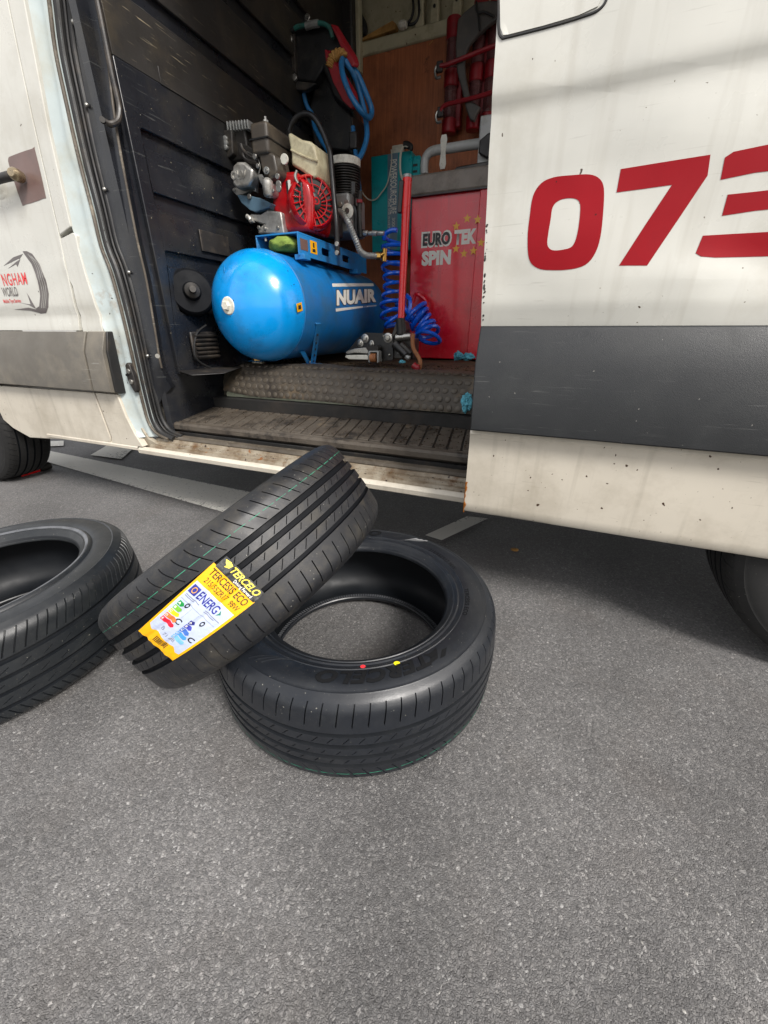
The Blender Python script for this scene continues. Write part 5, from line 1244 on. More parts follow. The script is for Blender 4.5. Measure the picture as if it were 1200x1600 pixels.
# air filter box
af, (x0, x1, z0, z1) = bxp('air_filter_box', (328, 118), (450, 295), 1.69, .235, M['airbox'], bevel=.012, top=.97)
bm = NB(); zs_ = AY(*Z3(380, 212), 1.69).z; box2(bm, (x0 - .002, 1.688, zs_ - .0025), (x1 + .002, 1.928, zs_ + .0025)); obj('box_seam', bm, M['black'], af)
bm = NB(); a_ = AY(*Z3(430, 95), 1.75); cyl(bm, (a_.x, 1.75, z1 - .002), (a_.x, 1.75, z1 + .02), .012, seg=8); cyl(bm, (a_.x, 1.75, z1 + .02), (a_.x, 1.75, z1 + .032), .005, seg=8); obj('wing_nut', bm, M['steel'], af)
eb = prp('intake_elbow', [(385, 290), (455, 290), (480, 300), (500, 400), (490, 430), (455, 450), (425, 435), (408, 400)], 1.70, .10, M['airbox'], af, bevel=.012)
bolt(441, 402, 1.70, .013, M['zinc'], eb); bolt(441, 402, 1.695, .006, M['steel'], eb)
# fuel tank
p_ = [(557, 178), (575, 176), (640, 215), (690, 225), (715, 250), (735, 340), (735, 370), (722, 440), (700, 445), (640, 400), (580, 365), (580, 300)]
ftk = prp('fuel_tank', p_, 1.80, .15, M['cream'], bevel=.014)
bm = NB(); tube(bm, [AY(*Z3(x, y), 1.798) for x, y in ((580, 278), (620, 300), (690, 330), (736, 345))], .004, 6); obj('tank_seam', bm, M['cream'], ftk)
bolt(545, 335, 1.75, .018, M['plug'], ftk)
# red fan cowl with recoil starter on its right side
RX = AY(*Z3(560, 500), 1.80).x
cowl = prp('fan_cowl', [(462, 580), (480, 540), (505, 500), (530, 400), (600, 400), (680, 470), (700, 560), (700, 690), (690, 752), (560, 755), (520, 730), (475, 640)], 1.765, .20, M['enginered'], bevel=.016)
for (pa, pb) in (((545, 455), (578, 600)),):
    q0, q1 = AY(*Z3(568, 455), 1.764), AY(*Z3(582, 600), 1.764); bm = NB(); prism(bm, [q0 + Vector((-.006, 0, 0)), q0 + Vector((.006, 0, 0)), q1 + Vector((.006, 0, 0)), q1 + Vector((-.006, 0, 0))], (0, -.0015, 0)); obj('cowl_sticker', bm, M['print_white'], cowl)
    q0, q1 = AY(*Z3(555, 460), 1.764), AY(*Z3(565, 560), 1.764); bm = NB(); prism(bm, [q0 + Vector((-.004, 0, 0)), q0 + Vector((.004, 0, 0)), q1 + Vector((.004, 0, 0)), q1 + Vector((-.004, 0, 0))], (0, -.0017, 0)); obj('cowl_sticker', bm, M['print_black'], cowl)
# starter housing: a drum facing right and a little to the front
sa = Vector((.72, -.69, .05)).normalized(); sc_ = AY(*Z3(708, 585), 1.80); sr = .098
bm = NB(); lathe(bm, [(sr * 1.02, -.10), (sr * 1.02, -.015), (sr * .98, .0), (sr * .88, .010), (sr * .84, .006)], sc_, sa, 48); st = obj('starter_housing', bm, M['enginered'], cp)
bm = NB(); lathe(bm, [(0, .002), (sr * .86, .002)], sc_, sa, 32); obj('starter_screen', bm, M['black'], st)
u_ = sa.cross(Vector((0, 0, 1))).normalized(); v_ = sa.cross(u_).normalized()
for k in range(22):
    t = 2 * PI * k / 22
    if k % 11 in (4,): continue
    c1, c2 = math.cos(t), math.sin(t); a_ = sc_ + sa * .008 + (u_ * c1 + v_ * c2) * sr * .34; b_ = sc_ + sa * .010 + (u_ * math.cos(t + .18) + v_ * math.sin(t + .18)) * sr * .9
    bm = NB(); tube(bm, [a_, b_], .0026, 6); obj('screen_rib', bm, M['enginered'], st)
for q_ in (.6,):
    bm = NB(); tube(bm, [sc_ + sa * .009 + (u_ * math.cos(t) + v_ * math.sin(t)) * sr * q_ for t in [i * PI / 16 for i in range(32)]], .0025, 6, closed=True); obj('screen_ring', bm, M['enginered'], st)
bm = NB(); lathe(bm, [(0, .016), (sr * .26, .016), (sr * .34, .012), (sr * .36, .004)], sc_, sa, 32); hb = obj('starter_hub', bm, M['black'], st)
bm = text_mesh('GX', .036, .001, 1, 0, 0); obj('hub_lettering', warp(bm, lambda c: sc_ + sa * .0175 - u_ * c.x * -1 * (1 if u_.x < 0 else 1) + Vector((0, 0, 1)) * c.y), M['enginered'], hb, smooth=False)
bm = NB(); q = AY(*Z3(632, 530), 1.762); box(bm, q, (.03, .012, .07)); hb2 = obj('starter_grip', bm, M['black'], cp, bevel=.008, seg=3)
bm = NB(); tube(bm, [q + Vector((0, -.008, .03)), q + Vector((-.008, -.014, .05)), q + Vector((0, -.01, .07))], .006, 8, sm=3); obj('grip_loop', bm, M['steel'], hb2)
# belt guard: wire mesh at the back left
bx0, by0 = AY(*Z3(190, 320), 1.98), AY(*Z3(360, 840), 1.98)
for i in range(9):
    x = bx0.x + .004 + i * (AY(*Z3(345, 700), 1.98).x - bx0.x) / 8
    bm = NB(); tube(bm, [(x - .02, 1.98, bx0.z + .05), (x + .045, 1.98, by0.z - .04)], .0022, 5); g0 = obj('guard_wire', bm, M['black'], cp)
for i in range(26):
    z = by0.z - .03 + i * .021; s_ = (bx0.z + .05 - z) / (bx0.z - by0.z + .09) * .065
    bm = NB(); tube(bm, [(bx0.x + .043 - s_, 1.983, z), (AY(*Z3(345, 700), 1.98).x + .050 - s_, 1.983, z)], .0018, 5); obj('guard_wire', bm, M['black'], cp)
# pump: silver finned head, black finned barrel, grey crankcase
pc0, pc1 = AY(*Z3(725, 300), 1.98), AY(*Z3(915, 520), 1.98)
cxp, cyp = (pc0.x + pc1.x) / 2 + .01, 2.09
pz = lambda y: AY(*Z3(820, y), 2.0).z
rb_ = (pc1.x - pc0.x) / 2 * .92
bm = NB(); cyl(bm, (cxp, cyp, pz(540)), (cxp, cyp, pz(345)), rb_ * .82, seg=32); pump = obj('pump_barrel', bm, M['muffler'], cp)
for i in range(12):
    z = pz(535) + (pz(360) - pz(535)) * i / 11; bm = NB(); cyl(bm, (cxp, cyp, z - .0025), (cxp, cyp, z + .0025), rb_, seg=32); obj('cooling_fin', bm, M['muffler'], pump, bevel=.001)
bm = NB(); cyl(bm, (cxp, cyp, pz(350)), (cxp, cyp, pz(318)), rb_ * .95, seg=32); ph_ = obj('pump_head', bm, M['alu'], cp)
for i in range(20):
    t = PI * (1 + i / 20) + .2; bm = NB(); p = Vector((cxp + rb_ * .98 * math.cos(t), cyp + rb_ * .98 * math.sin(t), (pz(350) + pz(300)) / 2)); box(bm, p, (.006, .03, abs(pz(300) - pz(350))), Euler((0, 0, t + PI / 2 + PI / 2)).to_matrix()); obj('head_fin', bm, M['plug'], ph_, bevel=.0015)
o_, _ = bxp('pump_crankcase', (735, 545), (925, 760), 2.0, .18, M['alu'], bevel=.012); o_.data.materials[0] = M['zinc']
bxp('belt_cover', (730, 650), (860, 790), 1.93, .05, M['muffler'], bevel=.01)
for x_, y_ in ((910, 590), (912, 630), (870, 600), (930, 700)): bolt(x_, y_, 2.0, .012, M['steel'], o_)
bm = NB(); q = AY(*Z3(915, 640), 1.995); lathe(bm, [(.012, 0), (.028, .0), (.03, .008), (.012, .012)], q, (0, -1, 0), 20); obj('oil_sight', bm, M['plug'], o_)
bm = NB(); tube(bm, [AY(*Z3(x, y), 1.96) for x, y in ((770, 600), (800, 585), (830, 610))], .02, 12, sm=3); obj('intake_pipe', bm, M['cream'], cp)
# black carrying handle
hb_ = [(570, 165), (585, 125), (615, 88), (650, 70), (690, 72), (725, 100), (760, 160), (790, 235), (808, 290), (818, 400), (832, 560), (845, 700), (850, 800), (854, 895)]
bm = NB(); tube(bm, [AY(*Z3(x, y), 1.90 - .06 * min(1, max(0, (y - 200) / 500))) for x, y in hb_], .0115, 12, sm=4); cph = obj('carry_handle', bm, M['black'], cp)
p_ = AY(*Z3(570, 165), 1.90); bm = NB(); tube(bm, [p_, p_ + Vector((-.01, .02, -.1)), p_ + Vector((-.01, .03, -.35))], .0115, 12, sm=3); obj('carry_handle', bm, M['black'], cp)
for y_ in (830, 882): bolt(852, y_, 1.82, .010, M['steel'], cph)
# braided hose
bm = NB(); tube(bm, [AY(*Z3(x, y), Y) for x, y, Y in ((862, 640, 1.97), (890, 665, 1.94), (920, 710, 1.92), (940, 760, 1.92), (965, 820, 1.93), (985, 870, 1.95), (1020, 895, 1.98), (1080, 900, 2.02))], lambda t: .013 + .0012 * math.sin(t * 420), 12, sm=14); obj('braided_hose', bm, M['zinc'], cp)
bm = NB(); a_ = AY(*Z3(1075, 900), 2.02); b_ = AY(*Z3(1105, 900), 2.03); cyl(bm, a_, b_, .017, seg=6); b2_ = AY(*Z3(1125, 890), 2.04); cyl(bm, b_, b2_, .013, seg=14); c2_ = AY(*Z3(1130, 855), 2.04); cyl(bm, b2_ - Vector((0, 0, .03)), c2_, .012, seg=14); obj('brass_fitting', bm, M['brass'], cp, bevel=.002)
for i, (xa, xb, r_) in enumerate(((1005, 1030, .012), (1032, 1055, .009), (1055, 1085, .012), (1088, 1125, .010))):
    bm = NB(); cyl(bm, AY(*Z3(xa, 766), 2.05), AY(*Z3(xb, 767), 2.05), r_, seg=8); obj('coupling', bm, M['steel'], cp, bevel=.002)
bm = NB(); tube(bm, [AY(*Z3(x, y), 2.06) for x, y in ((940, 470), (940, 600), (960, 640), (965, 760), (1010, 766))], .016, 10, sm=4); obj('outlet_pipe', bm, M['black'], cp)
bm = NB(); tube(bm, [AY(*Z3(x, y), 2.05) for x, y in ((985, 520), (980, 640), (985, 740), (990, 790))], .011, 10); obj('outlet_pipe', bm, M['muffler'], cp)
bm = NB(); q = AY(*Z3(982, 590), 2.045); cyl(bm, q, q + Vector((0, 0, .012)), .014, seg=10); obj('red_collar', bm, M['darkred'], cp)
# green cloth stuffed in the channel
bm = NB(); bmesh.ops.create_icosphere(bm, subdivisions=4, radius=1)
q = AY(*Z3(545, 838), 1.70); sx_ = (AY(*Z3(628, 838), 1.70).x - AY(*Z3(465, 838), 1.70).x) / 2
for v in bm.verts:
    c = v.co.copy(); n_ = noise.noise(c * 2.2) * .12 + noise.noise(c * 5) * .05 + noise.noise(c * 12) * .03
    c = c * (1 + n_); c.z = max(c.z, -.75)
    v.co = q + Vector((c.x * sx_, c.y * .06, c.z * .034))
tag(obj('cloth', bm, M['sponge']), 'moss green cloth pushed into the blue channel under the red engine', 'cloth')

# black disc with bracket at the left of the tank
q = AX(300, 455, XB + .06)
bd = thing('rubber_disc_roller', 'black round rubber wheel between the dark liner and the blue tank', 'wheel', q)
dA = Vector((.75, -.62, .1)).normalized()
bm = NB(); lathe(bm, [(0, .01), (.03, .012), (.035, .0), (.075, -.004), (.083, -.012), (.088, -.03), (.083, -.045), (0, -.045)], q, dA, 48); obj('wheel_disc', bm, M['groove'], bd)
bm = NB(); lathe(bm, [(0, .05), (.012, .05), (.014, .03), (.028, .022), (.03, .0)], q, dA, 24); obj('wheel_hub', bm, M['muffler'], bd)
bm = NB(); a_ = q + dA * .03; tube(bm, [a_, AY(316, 448, 1.56), AY(326, 446, 1.62)], .013, 8); obj('wheel_bracket', bm, M['muffler'], bd)
bm = NB(); tube(bm, [AX(x, y, XB + .05) for x, y in ((322, 508), (308, 520), (303, 545), (308, 562), (330, 575), (350, 578), (380, 575))], .004, 6, sm=5)
tag(obj('cable', bm, M['cableblk']), 'thin black cable looping over the louvred vent by the blue tank', 'cable')

# ================================================================== HOSE REEL (upper left)
Z6 = lambda x, y: (430 + x * .3, y * .3)
YR = 2.35
hr_ = thing('hose_reel', 'black and red air hose reel bolted high on the dark liner', 'hose reel', AY(*Z6(230, 300), YR))
def pr6(name, pts, Y, d, m, par, bevel=.004):
    bm = NB(); prism(bm, [AY(*Z6(*p), Y) for p in pts], d); return obj(name, bm, m, par, bevel=bevel, seg=2)
case = pr6('reel_case', [(75, 190), (95, 140), (150, 120), (285, 118), (320, 150), (385, 300), (400, 400), (400, 560), (385, 580), (300, 500), (250, 350), (205, 430), (100, 425)], YR + .02, (-.05, .22, 0), M['black'], hr_, .01)
pr6('reel_bracket', [(70, 160), (98, 165), (108, 420), (215, 432), (160, 470), (112, 470), (84, 420)], YR, (0, .03, 0), M['blackplastic'], hr_)
bs_ = pr6('reel_lower_case', [(205, 430), (215, 375), (250, 350), (310, 480), (400, 580), (400, 740), (375, 790), (205, 770), (170, 600)], YR + .08, (0, .16, 0), M['black'], hr_, .01)
pr6('red_flange', [(255, 255), (272, 262), (330, 360), (400, 480), (412, 545), (395, 570), (350, 525), (300, 430), (262, 320)], YR - .03, (.02, .02, 0), M['darkred'], hr_)
pr6('red_flange', [(285, 125), (300, 128), (400, 290), (412, 330), (400, 350), (350, 270), (320, 200)], YR - .02, (.02, .02, 0), M['darkred'], hr_)
for x_, y_ in ((82, 208), (105, 408), (172, 98)):
    q = AY(*Z6(x_, y_), YR - .005); bm = NB(); cyl(bm, q, q + Vector((0, -.012, 0)), .014, seg=12); obj('bolt', bm, M['steel'], hr_, bevel=.002)
bm = NB(); tube(bm, [AY(*Z6(x, y), YR - .02) for x, y in ((285, 355), (292, 330), (305, 300), (330, 285), (352, 290), (356, 305))], lambda t: .022 + .003 * math.sin(t * 60), 12, sm=6); obj('hose_guide', bm, M['timber'], hr_)
bm = NB(); tube(bm, [AY(*Z6(x, y), YR - .01) for x, y in ((100, 150), (120, 138), (165, 130), (215, 122), (255, 125), (285, 150), (300, 200))], .009, 10, sm=5); obj('inlet_hose', bm, mat('green_hose', rgb(36, 96, 88), .5, dirt=(GRIME, .3, 20)), hr_)
bm = NB(); tube(bm, [AY(*Z6(x, y), YR - .01) for x, y in ((160, 138), (190, 128), (225, 122))], .014, 10); obj('hose_ferrule', bm, M['zinc'], hr_)
bm = NB(); tube(bm, [AY(*Z6(x, y), YR - .01) for x, y in ((100, 150), (78, 165), (68, 190), (75, 230), (80, 260))], .008, 8, sm=5); obj('black_wire', bm, M['cableblk'], hr_)
def loop6(pts, r_=.013): 
    bm = NB(); tube(bm, [AY(*Z6(x, y), Y) for x, y, Y in pts], r_, 12, sm=8); return bm
ah = thing('air_hose', 'dull blue air hose hanging in loops from the red and black reel', 'hose', AY(*Z6(470, 600), YR))
obj('hose_run', loop6([(350, 310, YR - .03), (345, 340, YR - .06), (355, 400, YR - .08), (390, 490, YR - .08), (440, 570, YR - .06), (480, 610, YR), (500, 600, YR + .05), (500, 560, YR + .06), (470, 480, YR + .04), (430, 390, YR + .02), (385, 340, YR), (360, 315, YR - .02)]), M['hosedull'], ah)
obj('hose_run', loop6([(365, 318, YR - .02), (400, 370, YR), (430, 440, YR + .03), (455, 540, YR + .04), (470, 610, YR + .04), (478, 700, YR + .03), (460, 780, YR), (430, 830, YR - .04), (395, 850, YR - .08), (365, 845, YR - .15)]), M['hosedull'], ah)
obj('hose_run', loop6([(148, 485, YR + .04), (165, 550, YR + .06), (195, 600, YR + .08), (205, 660, YR + .07), (245, 740, YR + .05), (275, 790, YR + .03), (290, 850, YR)], .011), M['hosedull'], ah)
obj('hose_run', loop6([(405, 660, YR + .03), (412, 740, YR + .02), (425, 850, YR), (435, 950, YR - .02), (445, 1050, YR - .05)], .011), M['hosedull'], ah)
bm = NB(); q = AY(*Z6(410, 735), YR + .01); box(bm, q, (.04, .03, .07)); obj('hose_clip', bm, M['blackplastic'], ah, bevel=.006)
# timber block on the rail
bm = NB(); q = [AY(*Z6(*p), YW - .02) for p in ((450, 212), (462, 190), (610, 105), (628, 120), (625, 150))]; prism(bm, q, (0, .05, 0))
tag(obj('wood_block', bm, M['timber'], None, bevel=.003), 'yellow pine wedge resting on the cream rail above the plywood', 'wood block')
bm = NB(); cyl(bm, AY(*Z6(645, 132), YW - .03), AY(*Z6(685, 128), YW - .03), .016, seg=14); cyl(bm, AY(*Z6(655, 132), YW - .03), AY(*Z6(672, 130), YW - .03), .021, seg=8)
tag(obj('connector', bm, M['plug'], None, bevel=.002), 'short pale connector lying on the cream rail beside the wood wedge', 'connector')
for k in range(3):
    q = AY(*Z6(800 + k * 8, 235 - k * 8), YW - .001); bm = NB(); tube(bm, [q, q + Vector((.02, -.001, .012)), q + Vector((.03, -.001, .03))], .0015, 5)
    if k == 0: tag(obj('plywood_scratch', bm, M['timber']), 'pale scratch in the upper right of the plywood lining', 'scratch')
    else: bm.free()

# ================================================================== TUBE RACK on the plywood
YT = 2.90
rk = thing('tube_rack', 'clear storage tubes with crimson end caps strapped on the plywood wall', 'tube rack', AY(*Z6(960, 400), YT))
clear = mat('clear_plastic_tube', rgb(138, 84, 86), .16, spec=.6, var=.05, dirt=(rgb(130, 90, 90), .45, 9), trans=.6, coat=.3)
for (xa, xb, yt_, yb_) in ((875, 945, 150, 660), (1005, 1075, 60, 640), (1082, 1150, 60, 630)):
    ct = AY(*Z6((xa + xb) / 2 + 1, yt_), YT); cb_ = AY(*Z6((xa + xb) / 2 + 20, yb_), YT); rr = (AY(*Z6(xb, 400), YT).x - AY(*Z6(xa, 400), YT).x) / 2
    ct.x = cb_.x = AY(*Z6((xa + xb) / 2 + 8, 400), YT).x
    bm = NB(); cyl(bm, cb_, ct, rr * .93, seg=28, cap=False); t_ = obj('clear_tube', bm, clear, rk)
    bm = NB(); cyl(bm, ct - Vector((0, 0, .05)), ct + Vector((0, 0, .035)), rr * 1.04, seg=28); obj('end_cap', bm, M['darkred'], t_, bevel=.006)
    bm = NB(); cyl(bm, cb_ - Vector((0, 0, .03)), cb_ + Vector((0, 0, .035)), rr * 1.04, seg=28); obj('end_cap', bm, M['darkred'], t_, bevel=.006)
    zc = AY(*Z6(900, 420), YT).z; bm = NB(); cyl(bm, (ct.x, YT, zc - .035), (ct.x, YT, zc + .035), rr * 1.05, seg=28); obj('tube_band', bm, M['darkred'], t_, bevel=.004)
    bm = NB(); box2(bm, (ct.x + rr * .75, YT + .01, cb_.z), (ct.x + rr * 1.6, YT + .06, zc if xa < 900 else ct.z)); obj('foam_strip', bm, M['darkred'], rk, bevel=.006)
arch = [(950, 100), (985, 60), (1050, 8), (1110, 2), (1155, 0), (1200, 0), (1200, 90), (1155, 95), (1110, 130), (1050, 185), (1010, 230), (990, 280), (985, 330), (992, 400), (1008, 480), (1025, 530), (1070, 555), (1050, 590), (1035, 632), (1012, 620), (992, 560), (975, 480), (945, 370), (938, 240)]
bm = NB(); prism(bm, [AY(*Z6(*p), YT - .09) for p in arch], (0, .03, 0)); tag(obj('wheel_arch_trim', bm, M['greyplastic'], None, bevel=.006), 'grey curved plastic arch trim hanging in front of the clear tubes', 'plastic trim')
for pts_, m_ in (([(858, 345), (900, 335), (1000, 295), (1080, 262), (1180, 225)], 'darkred'), ([(862, 580), (880, 550), (950, 530), (1040, 508), (1180, 465)], 'darkred'), ([(1048, 10), (1052, 60), (1090, 62), (1140, 85)], 'cableblk'), ([(1050, 35), (1060, 90), (1065, 160)], 'cableblk')):
    bm = NB(); tube(bm, [AY(*Z6(x, y), YT - .105) for x, y in pts_], .010 if m_ == 'darkred' else .005, 8, sm=5)
    o_ = obj('bungee_cord', bm, M[m_])
    tag(o_, {0: 'crimson bungee cord stretched across the upper half of the clear tubes', 1: 'crimson bungee cord stretched across the lower half of the clear tubes', 2: 'thin black cord draped over the top of the grey arch trim', 3: 'thin black cord hanging down the grey arch trim'}[[345, 580, 10, 35].index(pts_[0][1])], 'cord')
    if m_ == 'darkred':
        q = AY(*Z6(pts_[0][0] - 5, pts_[0][1] + 5), YT - .10); bm = NB(); tube(bm, [q + Vector((.02, 0, .0)), q + Vector((0, 0, .015)), q + Vector((-.02, 0, -.01)), q + Vector((-.012, 0, -.04)), q + Vector((.012, 0, -.04))], .007, 8, sm=4); obj('hook', bm, M['steel'], o_)
        bm = NB(); box(bm, q + Vector((.004, 0, .0)), (.035, .02, .045)); obj('hook_sleeve', bm, M['blackplastic'], o_, bevel=.005)

# ================================================================== INVERTER
Z5 = lambda x, y: (560 + x * .25, 200 + y * .25)
YI = 2.84
iv = thing('power_inverter', 'teal metal inverter case with a vertical silver label on the plywood wall', 'inverter', AY(*Z5(200, 500), YI))
a_, b_, c_, d_ = AY(*Z5(78, 185), YI), AY(*Z5(332, 130), YI), AY(*Z5(332, 800), YI), AY(*Z5(100, 760), YI)
xa, xb, za, zb = a_.x, b_.x, AY(*Z5(150, 775), YI).z, (a_.z + b_.z) / 2
bm = NB(); box2(bm, (xa, YI, za), (xb, YW - .01, zb)); bod = obj('inverter_case', bm, M['teal'], iv, bevel=.006)
xe = AY(*Z5(386, 155), YI + .03).x
bm = NB(); box2(bm, (xb + .001, YI + .03, za), (xe, YW - .02, zb - .02)); obj('end_flange', bm, M['teal'], iv, bevel=.003)
for k in range(7):
    bm = NB(); z = zb - .07 - k * .03; box2(bm, (xb + .001, YI + .045 - .016, z), (xb + .03, YI + .03, z + .012)); obj('cooling_slot', bm, M['black'], bod)
s0, s1 = AY(*Z5(182, 500), YI).x, AY(*Z5(245, 500), YI).x
bm = NB(); box2(bm, (s0, YI - .0016, za + .01), (s1, YI - .0002, zb - .004)); ls = obj('label_strip', bm, M['silverstrip'], bod)
bm = text_mesh('POWERSOURCEPURE', .058, .0008, 1.0, 0, 0, 'LEFT', 1.0)
xs = [v.co.x for v in bm.verts]; Lt = AY(*Z5(215, 165), YI).z - AY(*Z5(230, 505), YI).z; kx = Lt / (max(xs) - min(xs))
obj('strip_lettering', warp(bm, lambda c: Vector((s0 + (s1 - s0) * .55 + c.y, YI - .0026, zb - .03 - c.x * kx))), M['print_white'], ls, smooth=False)
bm = text_mesh('3000', .03, 0, 1, 0, 0, 'LEFT', 1.0); obj('strip_lettering', warp(bm, lambda c: Vector((s0 + (s1 - s0) * .6 + c.y, YI - .0026, zb - .05 - Lt - c.x))), M['print_white'], ls, smooth=False)
bm = text_mesh('PURE SINE WAVE POWER INVERTER', .018, 0, 1, 0, 0, 'LEFT', 1.0); obj('strip_lettering', warp(bm, lambda c: Vector((s0 + (s1 - s0) * .16 + c.y, YI - .0026, zb - .22 - c.x * 1.0))), M['print_white'], ls, smooth=False)
bm = NB(); q = AY(*Z5(212, 118), YI); box(bm, q + Vector((0, .10, 0)), (.07, .04, .07)); sk = obj('wall_switch', bm, M['cable'], None, bevel=.006); tag(sk, 'small square white switch on the plywood above the teal case', 'switch')
bm = NB(); cyl(bm, q + Vector((0, .08, 0)), q + Vector((0, .07, 0)), .018, seg=16); obj('switch_button', bm, M['plug'], sk, bevel=.002)
wr = [(205, 135), (208, 200), (195, 290), (175, 360), (140, 410), (110, 445), (70, 450), (40, 425), (18, 390)]
bm = NB(); tube(bm, [AY(*Z5(x, y), YI - .02) for x, y in wr], .0035, 6, sm=6); tag(obj('cable', bm, M['cable']), 'thin white cable curving from the wall switch across the teal case', 'cable')
wr = [(320, 120), (290, 110), (272, 130), (262, 180), (260, 250), (268, 300), (282, 335)]
bm = NB(); tube(bm, [AY(*Z5(x, y), YI - .05) for x, y in wr], .0065, 8, sm=6); cw = tag(obj('cable', bm, M['cable']), 'thick white cable arching beside the red handle top', 'cable')
bm = NB(); tube(bm, [AY(*Z5(x, y), YI - .04) for x, y in ((285, 108), (305, 105), (325, 118), (320, 135))], .018, 8, sm=4); obj('cable_gland', bm, M['cableblk'], cw)

# ================================================================== WHEEL BALANCER
YC = 2.42
wb = thing('wheel_balancer', 'tall crimson workshop cabinet with a dusty grey top and white lettering', 'wheel balancer', AY(*Z5(560, 1450), YC))
lt_, bt_ = AY(*Z5(332, 440), YC), AY(*Z5(370, 1452), YC)
cx0 = AY(*Z5(326, 700), YC).x; cx1 = -.12; cz1 = AY(*Z5(560, 408), YC).z; cz0 = .632; cze = AY(*Z5(690, 400), YC).x
bm = NB(); box2(bm, (cx0, YC, cz0), (cx1, YC + .5, cz1)); cab = obj('cabinet_body', bm, M['cabred'], wb, bevel=.006)
xr_ = AY(*Z5(722, 900), YC).x
bm = NB(); box2(bm, (xr_, YC - .012, cz0 + .002), (cx1, YC - .0005, cz1 - .001)); obj('cabinet_side_flange', bm, M['cabred'], cab, bevel=.004)
gt = AY(*Z5(560, 270), YC).z
bm = NB(); box2(bm, (cx0 - .012, YC - .018, cz1 + .001), (cx1, YC + .52, gt)); topo = obj('cabinet_top', bm, M['cabgrey'], wb, bevel=.010)
bm = NB(); box2(bm, (cx0 - .02, YC - .024, cz1 - .004), (cx1, YC - .001, cz1 + .002)); obj('top_seam', bm, M['black'], wb)
# small tray wells and a lid on the top
q = AY(*Z5(490, 262), YC + .1); bm = NB(); lathe(bm, [(.0, .006), (.05, .008), (.075, .014), (.08, .0)], (q.x, YC + .12, gt), (0, 0, 1), 28); obj('weight_dish', bm, M['blackplastic'], topo)
bm = NB(); a_ = AY(*Z5(575, 245), YC + .05); prism(bm, [(a_.x, YC + .05, gt + .001), (a_.x + .03, YC + .05, gt + .028), (cx1, YC + .05, gt + .045), (cx1, YC + .05, gt + .001)], (0, .34, 0)); obj('tool_tray', bm, M['blackplastic'], topo, bevel=.005)
def ctext(s, cxp_, cyp_, hpx, wpx, m, bold, lift, name='cabinet_lettering', shear=0):
    q = AY(*Z5(cxp_, cyp_), YC); bm = text_mesh(s, 1, bold, 1, shear, 0, 'CENTER', 1.03)
    xs = [v.co.x for v in bm.verts]; ys = [v.co.y for v in bm.verts]
    W_ = AY(*Z5(cxp_ + wpx / 2, cyp_), YC).x - AY(*Z5(cxp_ - wpx / 2, cyp_), YC).x; H_ = AY(*Z5(cxp_, cyp_ - hpx / 2), YC).z - AY(*Z5(cxp_, cyp_ + hpx / 2), YC).z
    mx_, my_ = (max(xs) + min(xs)) / 2, (max(ys) + min(ys)) / 2; kx, ky = W_ / (max(xs) - min(xs)), H_ / (max(ys) - min(ys))
    return obj(name, warp(bm, lambda c: Vector((q.x + (c.x - mx_) * kx, YC - lift, q.z + (c.y - my_) * ky))), m, cab, smooth=False)
ctext('EURO', 488, 694, 104, 190, M['print_white'], .085, .0010); ctext('EURO', 488, 694, 80, 170, M['print_black'], .045, .0020)
ctext('TEK', 668, 680, 94, 140, M['print_white'], .06, .0010)
ctext('SPIN', 486, 812, 94, 182, M['print_white'], .06, .0010)
for x_, y_ in ((612, 614), (680, 566), (748, 576), (768, 720), (722, 770), (660, 785), (610, 755)):
    q = AY(*Z5(x_, y_), YC); bm = NB(); pts_ = []
    for k in range(10):
        r_ = .021 if k % 2 == 0 else .009; t = PI / 2 + k * PI / 5; pts_.append((q.x + r_ * math.cos(t), YC - (.001 if q.x < xr_ - .012 else .0130), q.z + r_ * math.sin(t)))
    bm.faces.new([bm.verts.new(p) for p in pts_]); obj('gold_star', bm, M['star'], cab, smooth=False)
# bent grey tube rising from the top
pp_ = [(414, 290), (412, 240), (420, 190), (445, 155), (490, 138), (560, 128), (660, 112), (775, 96)]
bm = NB(); tube(bm, [AY(*Z5(x, y), 2.62) for x, y in pp_], .022, 14, sm=6); pg = obj('guard_tube', bm, M['pipegrey'], wb)
q = AY(*Z5(530, 150), 2.595); bm = NB(); prism(bm, [q + Vector((x, 0, z)) for x, z in ((-.012, -.07), (.012, -.07), (.018, -.05), (.012, 0), (.018, .05), (.012, .07), (-.012, .07), (-.018, .05), (-.012, 0), (-.018, -.05))], (0, .004, 0)); obj('tube_clip', bm, M['plug'], pg)
q = AY(*Z5(785, 110), 2.60); bm = NB(); box(bm, q + Vector((.02, 0, 0)), (.09, .05, .22)); pb = obj('tube_bracket', bm, M['pipegrey'], pg, bevel=.006)
bm = NB(); cyl(bm, q + Vector((.03, -.03, -.02)), q + Vector((.03, -.06, -.02)), .05, seg=6); obj('bracket_knob', bm, M['blackplastic'], pg, bevel=.006)

